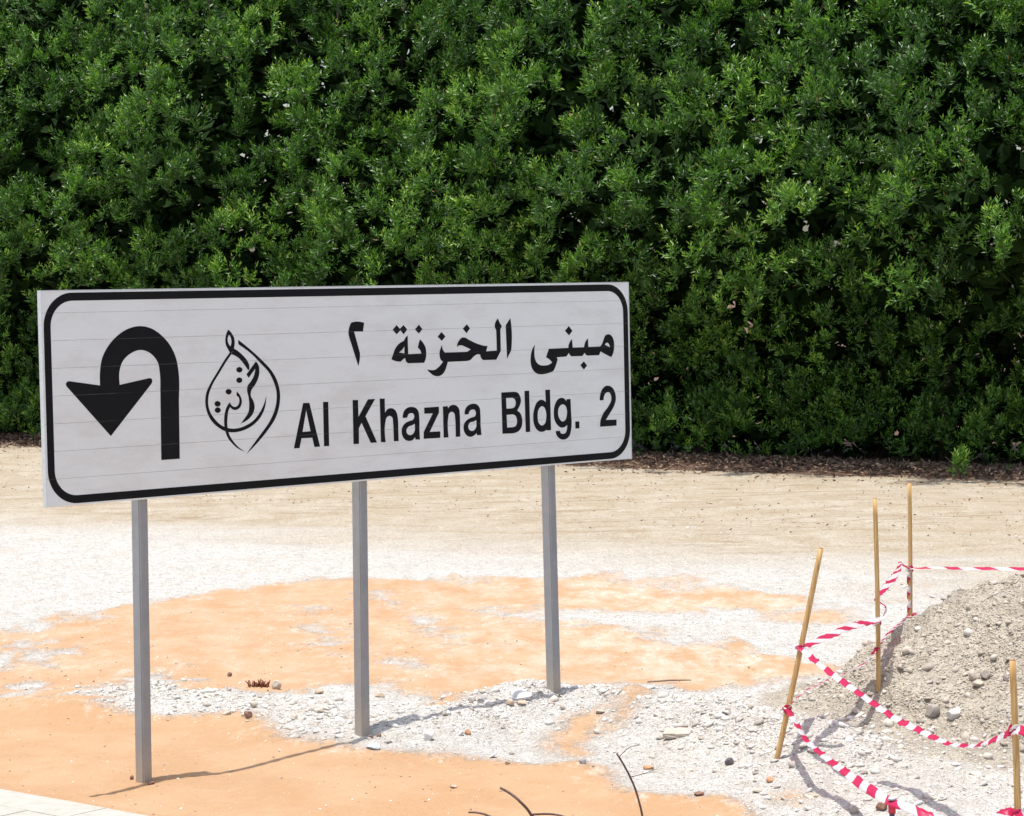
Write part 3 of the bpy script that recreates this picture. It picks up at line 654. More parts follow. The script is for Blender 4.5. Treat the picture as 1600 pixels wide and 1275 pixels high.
GLYPHS = [
 ('arabic_word', ['3760,801* 3737,775 3722,736 3718,693 3725,657 3745,629 3777,610 3826,605 3876,611 3923,623* 3943,652 3964,697* 3956,713* 4045,715* 4059,728 4069,739* 4078,726 4092,715* 4193,714* 4208,726 4218,735* 4227,723 4244,715* 4353,715* 4368,740* 4412,720 4469,698* 4490,729 4499,774 4494,814 4479,839 4447,853 4416,845 4398,817 4383,789 4365,773* 4254,773* 4252,801 4251,830* 4227,809 4215,782 4212,772* 4106,773* 4104,797 4101,829* 4080,809 4068,786 4066,772* 3886,771* 3858,716* 3884,704 3914,680* 3883,666 3839,662 3795,669 3769,688 3756,716 3753,751 3755,779', '4409,785* 4432,797 4451,785 4458,765* 4437,773']),
 ('letter_dot', ['4074,917* 4106,884* 4074,855* 4037,886*']),
 ('letter_dot', ['4208,678* 4237,649* 4206,623* 4175,653*']),
 ('arabic_letter', ['3544,980* 3551,931 3554,853 3546,771* 3508,718* 3505,815 3502,934*']),
 ('arabic_word', ['3434,980* 3448,953 3467,930* 3453,908* 3453,856 3453,769* 3412,714* 3296,715* 3279,731 3272,752* 3240,752 3214,739 3187,720 3156,714* 2992,713* 2981,685 2965,655 2938,633 2908,625 2873,631 2838,652 2816,671* 2848,666 2879,666 2915,683 2952,716* 2936,726 2926,747 2926,778 2936,804 2947,821* 2951,796 2969,773* 3158,772* 3192,786* 3148,804 3112,815 3092,815 3074,805* 3077,823 3093,846 3114,862 3140,864 3180,847 3232,827 3283,812 3309,806 3338,805* 3324,770* 3418,773* 3418,837 3416,907* 3406,923 3407,946 3422,969']),
 ('letter_dot', ['3163,948* 3189,922* 3158,891* 3127,921*']),
 ('letter_dot', ['2945,904* 2977,875* 2946,848* 2912,875*']),
 ('arabic_digit', ['2209,979* 2238,984 2276,983 2311,976* 2300,922* 2229,924* 2272,790* 2271,764 2258,713* 2256,713* 2187,899* 2185,913 2191,946 2201,968']),
 ('letter_dot', ['2573,956* 2599,932* 2630,955* 2659,926* 2629,897* 2603,923* 2572,899* 2540,927*']),
 ('letter_dot', ['2757,954* 2785,925* 2754,899* 2724,926*']),
 ('arabic_letter', ['2662,889* 2662,838 2664,772* 2772,773* 2766,790 2744,810* 2752,836 2763,862* 2790,838 2807,812 2813,777 2810,747 2794,714* 2662,715* 2645,726 2637,750* 2618,740 2600,727* 2559,732 2524,744* 2541,778 2556,807 2581,833 2631,857* 2642,874', '2633,822* 2632,778* 2587,785* 2615,802']),
 ('letter', ['1819,502* 1867,501* 1941,232* 1898,232* 1883,289* 1800,290* 1783,232* 1740,232*', '1841,458* 1871,329* 1809,328*']),
 ('letter', ['1973,502* 2013,501* 2012,232* 1972,233*']),
 ('letter', ['2205,504* 2248,502* 2248,398* 2328,503* 2385,503* 2304,400* 2392,233* 2342,233* 2272,361* 2249,328* 2247,232* 2204,233*']),
 ('letter', ['2422,503* 2462,502* 2462,413* 2486,436 2514,440 2542,429 2560,402 2566,370 2567,311* 2568,232* 2529,233* 2528,321* 2526,351 2521,381 2499,393 2474,383 2463,354 2462,231* 2424,233*']),
 ('letter', ['2606,374* 2610,402 2628,427 2656,439 2687,440 2718,431 2737,409 2742,379 2742,302* 2744,232* 2708,234* 2704,249* 2684,233 2653,228 2622,238 2601,262 2595,292 2604,322 2628,342 2662,353 2693,361 2702,377 2695,396 2674,402 2652,394 2643,375*', '2704,334* 2678,324 2650,317 2634,299 2638,277 2662,264 2688,271 2703,291 2705,312']),
 ('letter', ['2785,431* 2909,432* 2909,395* 2827,276* 2916,275* 2915,234* 2776,235* 2777,278* 2857,392* 2786,393*']),
 ('letter', ['2943,431* 2984,432* 2986,417* 3007,434 3033,438 3062,429 3081,407 3085,376 3086,320* 3085,233* 3047,233* 3047,321* 3045,352 3037,385 3017,395 2994,385 2986,359 2985,234* 2944,233*']),
 ('letter', ['3126,372* 3131,400 3149,423 3176,435 3209,438 3238,429 3258,407 3262,377 3262,302* 3268,234* 3230,234* 3227,249* 3206,235 3176,227 3144,236 3121,261 3115,292 3126,320 3150,338 3185,350 3218,359 3224,376 3216,396 3194,401 3172,394 3161,373*', '3226,332* 3199,323 3170,318 3156,299 3160,277 3183,264 3210,270 3225,289 3227,313']),
 ('letter', ['3450,500* 3561,500* 3596,492 3616,468 3623,439 3611,408 3587,377* 3617,355 3631,313 3625,271 3603,246 3567,233 3538,230* 3453,232*', '3491,463* 3541,463* 3567,452 3577,428 3566,402 3539,393* 3493,393*', '3493,353* 3545,354* 3573,342 3585,310 3575,279 3546,270* 3495,270*']),
 ('letter', ['3657,502* 3699,502* 3701,232* 3661,232*']),
 ('letter', ['3845,502* 3888,501* 3891,234* 3850,233* 3849,239* 3827,229 3797,227 3762,243 3737,281 3731,334 3744,386 3767,422 3803,438 3832,431 3848,419*', '3811,395 3780,374 3771,332 3781,285 3807,268 3835,279 3849,318 3845,366 3831,388']),
 ('letter', ['4040,431* 4076,432* 4079,334* 4076,228 4062,191 4031,169 3998,165 3961,178 3940,200 3933,225* 3972,225* 3981,208 4003,203 4025,209 4037,230 4040,261* 4019,249 3989,245 3956,260 3928,293 3919,347 3931,399 3957,432 3987,443 4017,437 4036,419*', '3997,399 3967,379 3958,345 3969,307 3994,286 4024,294 4039,325 4040,362 4026,390']),
 ('full_stop', ['4116,279* 4154,279* 4154,232* 4117,232*']),
 ('digit', ['4350,410* 4355,445 4379,487 4410,505 4437,506 4479,486 4501,450 4504,407 4487,369 4443,317 4405,276* 4508,274* 4507,233* 4349,233* 4354,273 4382,320 4437,372 4461,408 4458,444 4436,463 4409,457 4393,438 4387,411*']),
 ('emblem_stroke', ['1274,958* 1298,936 1315,908 1318,873 1311,843* 1287,815* 1268,844 1254,869 1251,894 1256,925', '1279,928* 1269,909 1272,878 1287,858* 1294,877 1292,908']),
 ('emblem_stroke', ['1311,846* 1345,827 1383,797 1409,768 1421,743 1421,718* 1411,715* 1381,753 1344,789 1291,814*']),
 ('emblem_stroke', ['1471,765* 1490,740 1495,709 1488,672 1463,629 1431,592 1427,561 1444,532 1453,498 1442,460 1410,428 1347,401* 1379,432 1407,468 1414,512 1410,556 1401,594 1404,618 1432,649 1453,679 1466,722* 1442,698 1414,669* 1399,690* 1443,736']),
 ('emblem_stroke', ['1283,825* 1244,783 1188,713 1132,641 1104,593 1095,538 1105,482 1133,431 1185,386 1245,358 1299,352 1369,361 1440,389 1496,433 1529,488 1542,556* 1522,507 1489,458 1441,414 1385,388 1331,375 1269,376 1208,397 1156,440 1127,481 1115,531 1121,580 1147,634 1203,707 1251,767 1297,818*']),
 ('emblem_stroke', ['1345,896* 1385,869 1453,820 1530,758 1591,699 1629,635 1645,565 1636,489 1606,421 1549,355 1484,295 1384,218* 1436,273 1501,338 1558,398 1600,466 1617,522 1618,585 1601,636 1567,694 1506,752 1438,811 1345,870*']),
 ('emblem_stroke', ['1324,592* 1348,568 1360,536 1350,502 1319,484 1292,487 1273,502* 1261,481 1252,438 1250,389 1260,345 1290,299 1335,257 1373,234* 1331,251 1282,287 1248,327 1232,371 1227,421 1234,470 1250,506 1272,530* 1289,508 1311,501 1333,512 1342,537 1336,559 1323,566*']),
 ('emblem_dot', ['1370,718 1365,709 1354,703 1340,704 1330,710 1325,720 1330,729 1341,735 1355,734 1366,728']),
 ('emblem_dot', ['1367,657 1362,647 1351,642 1338,642 1327,649 1323,658 1328,667 1339,673 1352,673 1363,666']),
 ('emblem_dot', ['1287,592 1282,583 1272,577 1258,578 1247,584 1243,594 1248,603 1259,608 1272,608 1283,601']),
 ('emblem_dot', ['1205,524 1200,515 1189,509 1175,510 1165,516 1161,526 1165,535 1176,541 1190,540 1200,533']),
 ('emblem_dot', ['1205,487 1200,478 1189,472 1176,473 1165,479 1161,489 1166,498 1177,504 1190,503 1201,496']),
 ('arrow_symbol', ['370,664* 373,746 389,816 433,885 496,941 574,980 651,992 729,977 798,936 859,873 896,800 910,728 908,564* 903,219* 774,219* 780,622* 780,719 769,778 724,831 655,856 584,839 525,792 504,742 502,662* 704,693* 721,689 725,671 714,655* 433,375* 150,666* 145,682 155,693 171,695*']),
]

# ------------------------------------------------------------------ road sign
def catmull(pts, n=7):                            # pts: (x, z, corner)
    out = []; N = len(pts)
    for i in range(N):
        p0, p1, p2, p3 = pts[i - 1], pts[i], pts[(i + 1) % N], pts[(i + 2) % N]
        a, b = np.array(p1[:2]), np.array(p2[:2])
        if p1[2] and p2[2]: out.append(tuple(a)); continue
        L = np.linalg.norm(b - a)
        def tang(q0, q1, q2):
            q0, q1, q2 = (np.array(q[:2]) for q in (q0, q1, q2))
            l0, l1 = np.linalg.norm(q1 - q0) + 1e-9, np.linalg.norm(q2 - q1) + 1e-9
            v = ((q1 - q0) / l0 * l1 + (q2 - q1) / l1 * l0) / (l0 + l1)
            return v * L
        m1 = None if p1[2] else tang(p0, p1, p2); m2 = None if p2[2] else tang(p1, p2, p3)
        if m1 is None: m1 = 1.5 * (b - a) - 0.5 * m2
        if m2 is None: m2 = 1.5 * (b - a) - 0.5 * m1
        for k in range(n):
            t_ = k / n; h00, h10, h01, h11 = 2*t_**3-3*t_**2+1, t_**3-2*t_**2+t_, -2*t_**3+3*t_**2, t_**3-t_**2
            out.append(tuple(h00 * a + h10 * m1 + h01 * b + h11 * m2))
    return out
def parse(s):
    r = []
    for tok in s.split():
        c = tok.endswith('*'); x, z = tok.rstrip('*').split(','); r.append((float(x) / 1000, float(z) / 1000, c))
    return r
def flat_shape(name, loops, mat, parent, y, thick=.0006):
    cu = bpy.data.curves.new(name, 'CURVE'); cu.dimensions = '2D'; cu.fill_mode = 'BOTH'; cu.extrude = thick / 2
    for lp in loops:
        s = cu.splines.new('POLY'); s.points.add(len(lp) - 1); s.use_cyclic_u = True
        for p, q in zip(s.points, lp): p.co = (q[0], q[1], 0, 1)
    tmp = bpy.data.objects.new("tmp", cu); col.objects.link(tmp)
    dg = bpy.context.evaluated_depsgraph_get(); me = bpy.data.meshes.new_from_object(tmp.evaluated_get(dg))
    bpy.data.objects.remove(tmp); bpy.data.curves.remove(cu)
    me.transform(Matrix(((1, 0, 0, 0), (0, 0, -1, y), (0, 1, 0, 0), (0, 0, 0, 1))))
    me.name = name; me.materials.clear(); me.materials.append(mat)
    o = bpy.data.objects.new(name, me); col.objects.link(o); o.parent = parent
    return o
BW, BH, BT = 4.648, 1.2, 0.032
SO = Vector((-2.5853, 13.806, 1.6326))
RS = Matrix.Rotation(THETA, 4, 'Z') @ Matrix.Rotation(-.0039, 4, 'Y') @ Matrix.Rotation(-.0088, 4, 'X')
SM = Matrix.Translation(SO) @ RS                 # board frame: x along, y away from the reader, z up
t = NT("reflective_sheeting"); ob = t.obj()
sx = t.n("ShaderNodeSeparateXYZ"); t.l(ob, sx.inputs[0])
mpn = t.n("ShaderNodeMapping"); mpn.inputs["Scale"].default_value = (1, 1, 3); t.l(t.pos(), mpn.inputs[0])
d1 = t.noise(2.2, 8, .72, mpn.outputs[0]); d2 = t.noise(38, 5, .7, mpn.outputs[0]); d3 = t.noise(0.9, 3, .5, t.pos())
lines = t.math('SINE', t.math('MULTIPLY', sx.outputs[2], 2 * math.pi / 0.0155))
base_ = t.mix(t.math('MULTIPLY', t.smooth(lines, .2, 1), t.math('MULTIPLY', t.smooth(d3, .4, .65), .16)), (.735, .745, .735), (.60, .615, .63))
c = t.mix(t.math('MULTIPLY', t.smooth(d1, .42, .70), .55), base_, (.61, .58, .55))
c = t.mix(t.math('MULTIPLY', t.smooth(d2, .55, .78), .35), c, (.55, .48, .45))
t.color(c); t.b.inputs["Roughness"].default_value = .45; t.b.inputs["Specular IOR Level"].default_value = .5
sheet_m = t.m
t = NT("black_vinyl"); sx = t.n("ShaderNodeSeparateXYZ"); t.l(t.obj(), sx.inputs[0])
md = t.math('MODULO', t.math('ADD', sx.outputs[2], .0015), .154); ln = t.math('MULTIPLY', t.math('LESS_THAN', md, .0026), t.smooth(t.noise(3, 4, .7, t.pos()), .35, .6))
vz = t.noise(9, 6, .7, t.pos())
t.color(t.mix(t.math('MULTIPLY', ln, .5), t.mix(t.math('MULTIPLY', t.smooth(vz, .45, .8), .4), (.006, .006, .007), (.014, .013, .014)), (.13, .125, .125)))
t.b.inputs["Roughness"].default_value = .5; t.b.inputs["Specular IOR Level"].default_value = .12
vinyl_m = t.m
alu_m = simple("aluminium_edge", (.62, .64, .66), .42, .35, .08, 20)
t = NT("galvanised_post"); f = t.noise(5, 6, .65, t.obj()); f2 = t.noise(70, 4, .6, t.obj())
mpp = t.n("ShaderNodeMapping"); mpp.inputs["Scale"].default_value = (60, 60, 2.5); t.l(t.obj(), mpp.inputs[0]); f4 = t.noise(1.0, 5, .6, mpp.outputs[0])
c = t.mix(t.math('MULTIPLY', t.smooth(f2, .5, .8), .3), t.ramp(f, [(.3, (.25, .255, .268)), (.7, (.32, .325, .335))]), (.38, .37, .36))
c = t.mix(t.math('MULTIPLY', t.smooth(f4, .55, .75), .35), c, (.20, .20, .205))
sp = t.n("ShaderNodeSeparateXYZ"); t.l(t.obj(), sp.inputs[0])
spl = t.math('MULTIPLY', t.smooth(t.math('ADD', sp.outputs[2], t.math('MULTIPLY', f2, -.3)), .52, .22), .55)
c = t.mix(spl, c, (.47, .38, .28))
t.color(c); t.b.inputs["Roughness"].default_value = .55; t.b.inputs["Metallic"].default_value = .1; t.bump(f2, .08, .002)
post_m = t.m
PB = [Vector((-2.1331, 14.2908, 0)), Vector((-.93596, 15.4096, 0)), Vector((.27635, 16.54346, 0))]
PT = [Vector((-2.1315, 14.3118, 1.6133)), Vector((-.93168, 15.43282, 1.63126)), Vector((.25455, 16.54093, 1.63028))]
sign = empty("road_sign", (PB[1].x, PB[1].y, hz(PB[1].x, PB[1].y)), THETA)
tag(sign, "white road sign board on three grey posts reading Al Khazna Bldg. 2 with U-turn arrow", "road sign")
SI = sign.matrix_basis.inverted()
LM = SI @ SM
def board_child(o): o.parent = sign; o.matrix_local = LM; return o
def box_mesh(name, x0, x1, y0, y1, z0, z1, bev, mat, seg=1):
    bm = bmesh.new(); bmesh.ops.create_cube(bm, size=1)
    for v in bm.verts: v.co = Vector(((x0 + x1) / 2 + v.co.x * (x1 - x0), (y0 + y1) / 2 + v.co.y * (y1 - y0), (z0 + z1) / 2 + v.co.z * (z1 - z0)))
    if bev: bmesh.ops.bevel(bm, geom=bm.edges[:], offset=bev, segments=seg, affect='EDGES')
    me = bpy.data.meshes.new(name); bm.to_mesh(me); bm.free(); me.materials.append(mat); return me
zs = [k * .154 for k in range(8)] + [BH]
shared = None
for k in range(8):
    if k < 7:
        if shared is None: shared = box_mesh("plank", 0, BW, 0, BT, .0005, .1535, .0008, sheet_m)
        me = shared
    else: me = box_mesh("plank", 0, BW, 0, BT, .0005, BH - zs[7], .0008, sheet_m)
    o = bpy.data.objects.new("plank", me); col.objects.link(o); o.parent = sign
    o.matrix_local = LM @ Matrix.Translation((0, 0, zs[k]))
board_child(bpy.data.objects.new("backing_rail", box_mesh("backing_rail", .02, BW - .02, BT + .001, BT + .012, .25, .32, 0, alu_m)))
board_child(bpy.data.objects.new("backing_rail", box_mesh("backing_rail", .02, BW - .02, BT + .001, BT + .012, .88, .95, 0, alu_m)))
for o in sign.children:
    if not o.users_collection: col.objects.link(o)
for nm, a in (("end_trim", (-.003, -.0005, -.002, BT + .002, 0, BH + .003)), ("end_trim", (BW + .0005, BW + .003, -.002, BT + .002, 0, BH + .003)), ("top_trim", (0, BW, -.001, BT + .002, BH + .0005, BH + .004))):
    o = bpy.data.objects.new(nm, box_mesh(nm, *a, 0, alu_m)); col.objects.link(o); board_child(o)
def rrect(x0, z0, x1, z1, r, n=14):
    o = []
    for cx, cz, a0 in ((x1 - r, z1 - r, 0), (x0 + r, z1 - r, 90), (x0 + r, z0 + r, 180), (x1 - r, z0 + r, 270)):
        for k in range(n + 1):
            w = math.radians(a0 + 90 * k / n); o.append((cx + r * math.cos(w), cz + r * math.sin(w)))
    return o
b = flat_shape("black_border", [rrect(.011, .011, BW - .011, BH - .011, .19), rrect(.056, .056, BW - .056, BH - .056, .145)], vinyl_m, sign, -.0008); board_child(b)
for i, (nm, loops) in enumerate(GLYPHS):
    o = flat_shape(nm, [catmull(parse(l)) for l in loops], vinyl_m, sign, -.0008 - .0001 * (i % 5)); board_child(o)
def post(i):
    pb, pt = PB[i].copy(), PT[i].copy(); dirv = (pt - Vector((pb.x, pb.y, (-.00, .037, .149)[i]))).normalized()
    g = hz(pb.x, pb.y)
    foot = pt - dirv * ((pt.z - g + .35) / dirv.z); top = pt + dirv * (1.13)
    L = (top - foot).length
    bm = bmesh.new(); bmesh.ops.create_cube(bm, size=1)
    for v in bm.verts: v.co = Vector((v.co.x * .064, v.co.y * .086, (v.co.z + .5) * L))
    vert = [e for e in bm.edges if abs(e.verts[0].co.z - e.verts[1].co.z) > .5]
    bmesh.ops.bevel(bm, geom=vert, offset=.009, segments=3, affect='EDGES')
    me = bpy.data.meshes.new("post"); bm.to_mesh(me); bm.free(); me.materials.append(post_m)
    o = bpy.data.objects.new("post", me); col.objects.link(o); o.parent = sign
    z = dirv; x = Vector((math.cos(THETA), math.sin(THETA), 0)); y = z.cross(x).normalized(); x = y.cross(z)
    m = Matrix(((x.x, y.x, z.x, foot.x), (x.y, y.y, z.y, foot.y), (x.z, y.z, z.z, foot.z), (0, 0, 0, 1)))
    off = Matrix.Translation(Vector((-math.sin(THETA), math.cos(THETA), 0)) * .030)
    o.matrix_local = SI @ off @ m
for i in range(3): post(i)

# ------------------------------------------------------------------ stakes
t = NT("cane_wood"); f = t.noise(18, 5, .6, t.obj()); mpc = t.n("ShaderNodeMapping"); mpc.inputs["Scale"].default_value = (14, 14, .8); t.l(t.obj(), mpc.inputs[0])
f3 = t.noise(6, 5, .6, mpc.outputs[0]); t.color(t.mix(t.smooth(f3, .35, .7), (.42, .235, .075), (.60, .40, .17))); t.b.inputs["Roughness"].default_value = .55
cane_m = t.m
cane_end = simple("cane_end", (.30, .16, .07), .8)
def stake(base, top, r, label, extra=.25):
    b, tp = Vector(base), Vector(top); dv = (tp - b).normalized(); b2 = b - dv * extra; L = (tp - b2).length
    root = empty("wooden_stake", tuple(b)); tag(root, label, "stake", "wooden stakes holding the barrier tape")
    n = 15; pts, rad = [], []
    for k in range(n):
        s = k / (n - 1); p = b2.lerp(tp, s) - b; bow = math.sin(s * math.pi) * .006
        pts.append((p.x + bow, p.y, p.z)); rad.append(r * (1.03 - .08 * s))
    V, F = tube(pts, rad, 12)
    mesh_obj("pole", V, F, cane_m, root, True)
    p = tp - b; V, F = tube([(p.x, p.y, p.z - .001), tuple(Vector(p) + dv * .004)], [r * .93, r * .8], 12)
    mesh_obj("sawn_end", V, F, cane_end, root)
    return root
Ab = hit(1213, 1187); At = at(1282.5, 857, Ab[1] - .05)
Bb = hit(1372, 1078); Bt = at(1367, 779, Bb[1] + .02)
CY_ = 19.2; cb = at(1421.5, 1000, CY_); Cb = np.array([cb[0], CY_, hz(cb[0], CY_)]); Ct = at(1421, 755, CY_)
DY = 12.0; db = at(1587, 1275, DY); Db = np.array([db[0] + .01, DY, hz(db[0], DY)]); Dt = at(1582, 1032, DY)
stake(Ab, At, .0165, "leaning wooden stake, leftmost of the four tape stakes")
stake(Bb, Bt, .0150, "upright wooden stake at the left foot of the spoil heap")
stake(Cb, Ct, .0165, "farthest and tallest standing wooden stake behind the spoil heap with tape wound round it")
stake(Db, Dt, .0170, "nearest wooden stake at the right edge in front of the spoil heap")

# ------------------------------------------------------------------ barrier tapes
t = NT("barrier_tape"); uf = t.attr("along"); vf = t.attr("across")
w = t.math('FRACT', t.math('ADD', t.math('DIVIDE', uf, .17), t.math('MULTIPLY', vf, .32)))
st = t.smooth(t.math('ABSOLUTE', t.math('SUBTRACT', w, .5)), .245, .255)
c = t.mix(st, (.76, .055, .19), (.83, .82, .83))
t.color(c); t.b.inputs["Roughness"].default_value = .32; t.b.inputs["Specular IOR Level"].default_value = .5
tr = t.n("ShaderNodeBsdfTranslucent"); t.l(c, tr.inputs[0])
tp_ = t.n("ShaderNodeBsdfTransparent"); t.l(t.mix(st, (.75, .25, .33), (.9, .9, .92)), tp_.inputs[0])
mx = t.n("ShaderNodeMixShader"); mx.inputs[0].default_value = .45; t.l(t.b.outputs[0], mx.inputs[1]); t.l(tr.outputs[0], mx.inputs[2])
mx2 = t.n("ShaderNodeMixShader"); mx2.inputs[0].default_value = .38; t.l(mx.outputs[0], mx2.inputs[1]); t.l(tp_.outputs[0], mx2.inputs[2])
t.l(mx2.outputs[0], t.out.inputs[0])
tape_m = t.m
def spline3(P, n):
    P = np.array(P, float); N = len(P); out = []
    for i in range(N - 1):
        p0 = P[max(i - 1, 0)]; p1, p2 = P[i], P[i + 1]; p3 = P[min(i + 2, N - 1)]
        for k in range(n):
            s = k / n; out.append(.5 * ((2 * p1) + (-p0 + p2) * s + (2 * p0 - 5 * p1 + 4 * p2 - p3) * s * s + (-p0 + 3 * p1 - 3 * p2 + p3) * s ** 3))
    out.append(P[-1]); return np.array(out)
def ribbon(name, pts, angs, width, mat, parent, u0=0.0, us=1.0, axis=None, origin=None, nseg=14, scale_w=None, crinkle=.06):
    # pts: centre line in the world; angs: roll of the width about the line, 0 = upright
    C = spline3(pts, nseg); A = spline3([[a, 0, 0] for a in angs], nseg)[:, 0]; n = len(C)
    Wd = np.full(n, width) if scale_w is None else spline3([[s * width, 0, 0] for s in scale_w], nseg)[:, 0]
    T = norm(np.gradient(C, axis=0)); S = norm(C - CAM); U = norm(np.cross(T, S)); S = np.cross(U, T)
    if axis is not None: U = np.tile(axis, (n, 1)); S = U * 0
    A = A + crinkle * np.sin(np.arange(n) * 1.3) * 2 + crinkle * rng.normal(0, 1, n)
    Wv = U * np.cos(A)[:, None] + S * np.sin(A)[:, None]
    u = np.concatenate([[0], np.cumsum(np.linalg.norm(np.diff(C, axis=0), axis=1))]) + u0
    V, F, al, ac = [], [], [], []
    N2 = np.cross(T, Wv)
    for i in range(n):
        for j, s in enumerate((-.5, -.17, .17, .5)):
            cup = (.06 * width if j in (1, 2) else 0) * math.sin(i * .37)
            V.append(C[i] + Wv[i] * Wd[i] * s + N2[i] * cup - (origin if origin is not None else 0)); al.append(u[i]); ac.append(s + .5)
    for i in range(n - 1):
        for j in range(3): F.append((i * 4 + j, i * 4 + j + 1, i * 4 + j + 5, i * 4 + j + 4))
    o = mesh_obj(name, V, F, mat, parent, True); add_attr(o.data, "along", np.array(al) * us); add_attr(o.data, "across", ac)
    sol = o.modifiers.new("film", 'SOLIDIFY'); sol.thickness = .0004
    return o
def on(b, tpt, px, py, off=0.0):                 # point of a stake at image height py
    b, tpt = np.array(b), np.array(tpt); best = None
    for s in np.linspace(-.3, 1, 400):
        p = b + (tpt - b) * s; d = p - CAM; y_ = 637.5 - FPX * (d @ UP) / (d @ FWD)
        if best is None or abs(y_ - py) < best[0]: best = (abs(y_ - py), p)
    return best[1] + np.array([0, -off, 0])
TW = .060
Au, Al = on(Ab, At, 1252, 1011, .02), on(Ab, At, 1228, 1107, .02)
Bu, Bl = on(Bb, Bt, 1370, 972, .02), on(Bb, Bt, 1370, 1010, .02)
Cu, Cl = on(Cb, Ct, 1421, 888, .02), on(Cb, Ct, 1421, 962, .02)
Dm, Dlo = on(Db, Dt, 1583, 1140, .02), on(Db, Dt, 1587, 1270, .02)
GT = "red and white barrier tape runs strung between the stakes"
TAPES = []
def tape(pts, angs, label, **k):
    pts = [np.array(p, float) for p in pts]; o = pts[0].copy()
    r = ribbon("barrier_tape", pts, angs, TW, tape_m, None, origin=o, **k); r.location = tuple(o); tag(r, label, "barrier tape", GT); TAPES.append(r); return r
y0, y1 = Au[1], Bu[1]
tape([Au, at(1290, 996, y0 + .3 * (y1 - y0)), at(1330, 979, y0 + .7 * (y1 - y0)), at(1358, 972, y1 - .06), at(1378, 966, y1 - .03), at(1384, 955, y1 + .1), at(1382, 946, y1 + .15), at(1368, 938, y1 + .10)],
     [1.1, .9, .8, .8, .9, 1.1, 1.2, 1.3], "tape from the leaning stake up to the loose loop at the second stake", us=.36, u0=.04, scale_w=[1, 1, 1, .9, .7, .5, .35, .3])
yc = Cu[1]
tape([at(1368, 938, y1 + .10), at(1378, 924, y1 + .3), at(1392, 908, y1 + 1.0), at(1402, 893, y1 + 1.8), at(1407, 880, yc - .3), at(1413, 884, yc - .1), Cu],
     [1.0, .7, .7, .7, .9, 1.1, .9], "short steep piece of tape rising to the top tie of the farthest stake", us=.22, u0=.1, scale_w=[.5, .8, 1, .9, .6, .4, .5])
tape([Cu, at(1460, 887, yc - .1), at(1510, 888.5, yc - .3), at(1560, 888.5, yc - .4), at(1640, 889, yc - .5), at(1760, 884, yc - .6)],
     [1.45, 1.3, 1.2, 1.15, 1.1, 1.1], "taut level tape running right from the top of the farthest stake behind the heap", us=.62, u0=.0, crinkle=.02)
yl, yr = Au[1], Dm[1]
def lp(s): return yl + (yr - yl) * s
tape([Au, at(1264, 1024, lp(.04)), at(1300, 1053, lp(.14)), at(1345, 1085, lp(.27)), at(1395, 1120, lp(.42)), at(1440, 1143, lp(.56)), at(1480, 1161, lp(.68)), at(1520, 1165, lp(.8)), at(1555, 1155, lp(.91)), Dm, at(1610, 1144, yr - .1), at(1690, 1150, yr - .2)],
     [.9, 1.0, .95, 1.0, .95, 1.0, 1.2, 1.3, 1.15, .9, .6, .6], "long sagging tape from the leaning stake's upper tie to the nearest stake", u0=.07)
ye = 12.35
def lq(s): return Al[1] + (ye - Al[1]) * s
E_top = at(1393, 1252, ye)
tape([Al, at(1244, 1130, lq(.12)), at(1262, 1158, lq(.3)), at(1290, 1183, lq(.45)), at(1322, 1207, lq(.65)), at(1355, 1231, lq(.85)), E_top + np.array([0, -.02, .0]), at(1420, 1262, ye - .1), at(1455, 1278, ye - .2), at(1520, 1292, ye - .3), at(1570, 1272, 11.97), Dlo, at(1640, 1280, 11.8)],
     [1.0, 1.1, 1.1, 1.0, .7, .4, .7, .6, .5, .6, .6, .6, .6], "lowest tape from the leaning stake's lower tie to the short dark stake", us=.72, u0=.02)
tape([Al, at(1248, 1088, Al[1] + .3), at(1280, 1068, Al[1] + .9), at(1310, 1056, Al[1] + 1.3), at(1345, 1040, Bl[1] + .05), at(1364, 1020, Bl[1]), Bl],
     [1.42, 1.45, 1.48, 1.5, 1.45, 1.3, 1.0], "thin edge-on tape from the leaning stake's lower tie to the second stake", u0=.02)
yb, yq = Bl[1], Cl[1]
tape([Bl, at(1385, 994, yb + .8), at(1402, 978, yb + 1.7), Cl, at(1440, 960, yq - .1), at(1475, 957, yq - .2), at(1560, 955, yq - .3)],
     [1.1, 1.15, 1.1, 1.1, 1.0, 1.35, 1.3], "lower tape between the second stake and the farthest stake running behind the heap", us=.35, u0=.03, scale_w=[.7, .7, .7, .8, 1, 1, 1])
# spiral round the farthest stake
sp = []; cb_, ct_ = Cl + [0, .02, 0], Cu + [0, .02, 0]
for k in range(29):
    s = k / 28; p = cb_ + (ct_ - cb_) * s; w = 2 * math.pi * 3.2 * s
    sp.append(p + np.array([math.cos(w), math.sin(w), 0]) * .0195)
tape(sp, [0] * 29, "piece of tape wound in a spiral round the farthest stake", nseg=4, axis=np.array([0, 0, 1.0]), crinkle=0.0)
# knots where the tape is tied
def knot(p, tape_, r=.019):
    pts = []
    for k in range(13):
        w = k * 1.1; pts.append(p + np.array([math.cos(w) * r, math.sin(w) * r, random.uniform(-.018, .018)]))
    o = ribbon("tape_knot", pts, [random.uniform(-.8, .8) for _ in pts], .024, tape_m, None, origin=p, nseg=4, u0=random.random()); o.parent = tape_; o.location = tuple(Vector(p) - tape_.location)
for p, k in ((Au, 0), (Al, 4), (Bu, 0), (Cu, 2), (Cl, 6), (Dm, 3), (Dlo, 4)):
    knot(p + np.array([0, .02, 0]), TAPES[k])
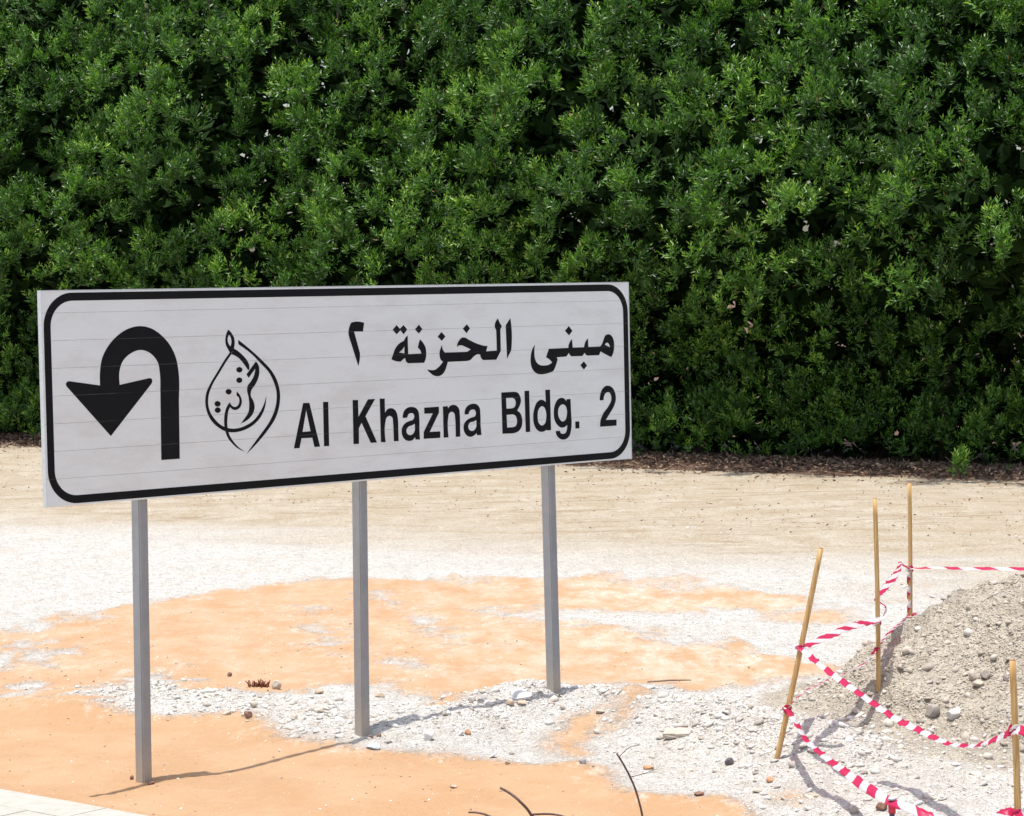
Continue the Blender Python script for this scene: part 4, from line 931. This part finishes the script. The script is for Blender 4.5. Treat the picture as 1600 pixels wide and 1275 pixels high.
# short stake at the bottom edge
g = at(1394, 1300, ye); gz = hz(g[0], ye)
root = empty("short_stake", (g[0], ye, gz)); tag(root, "short dark stake wrapped in red tape at the bottom edge", "stake")
V, F = tube([(0, 0, -.2), (0, 0, E_top[2] - gz + .01)], [.014, .014], 10); mesh_obj("pole", V, F, simple("dark_steel", (.10, .12, .15), .5, .5), root, True)
V, F = tube([(0, 0, E_top[2] - gz + .008), (0, 0, E_top[2] - gz + .022)], [.022, .016], 10); mesh_obj("cap", V, F, simple("pale_cap", (.55, .62, .68), .5), root, True)
V, F = tube([(0, 0, E_top[2] - gz - .06), (0, 0, E_top[2] - gz - .01)], [.019, .020], 10); mesh_obj("red_wrap", V, F, simple("red_film", (.55, .02, .05), .4), root, True)

# ------------------------------------------------------------------ dead shrub rising from below the frame
dk = NT("dead_stem"); f = dk.noise(60, 4, .6, dk.obj()); dk.color(dk.ramp(f, [(.3, (.045, .022, .018)), (.7, (.13, .07, .055))])); dk.b.inputs["Roughness"].default_value = .6
YS = 10.2
def stem_plant(name, base_px, paths, label):
    b = at(base_px, 1275, YS); gz = hz(b[0], YS); o = np.array([b[0], YS, gz])
    root = empty(name, tuple(o)); tag(root, label, "dead plant")
    for k, (pts, r0, r1, nm) in enumerate(paths):
        P_ = []
        for p in pts:
            P_.append(np.zeros(3) - [0, 0, .03] if p is None else at(p[0], p[1], YS + p[2]) - o)
        C = spline3(P_, 8); V, F = tube(C, np.linspace(r0, r1, len(C)), 8); mesh_obj(nm, V, F, dk.m, root, True)
stem_plant("dead_shrub", 862, [([None, (842, 1310, 0), (829.6, 1272.8, 0), (811, 1251, 0), (796, 1239, .03), (781.8, 1231, .05)], .0068, .0052, "stem"),
    ([(829.6, 1272.8, 0), (849, 1271.8, -.03), (866, 1272.6, -.06), (882, 1276, -.08), (900, 1284, -.1)], .0050, .0034, "side_stem"),
    ([None, (800, 1330, .05), (775, 1284, .05), (761, 1274, .05), (747, 1270, .06), (732, 1269.2, .07)], .0054, .0038, "stem")],
    "dark bare dead stems curving up at the bottom edge")
stem_plant("dead_shrub", 1012, [([None, (1009, 1320, 0), (1003.9, 1276, 0), (994.3, 1238, 0), (984.7, 1214.4, .0), (974, 1194, .02), (963.5, 1177, .04)], .0052, .0038, "stem"),
    ([(967, 1183, .03), (975, 1175, .0), (983, 1168.5, -.03), (999.6, 1162.3, -.08)], .0018, .0012, "twig"),
    ([(984.7, 1214.4, 0), (1000, 1210.5, -.05), (1012, 1206.5, -.08), (1027, 1201.6, -.1)], .0020, .0008, "twig"),
    ([(1000, 1210.5, -.05), (1012, 1207.8, -.06), (1027, 1206, -.05)], .0010, .0006, "twig")],
    "tall thin dead stem with two side twigs at the bottom edge")
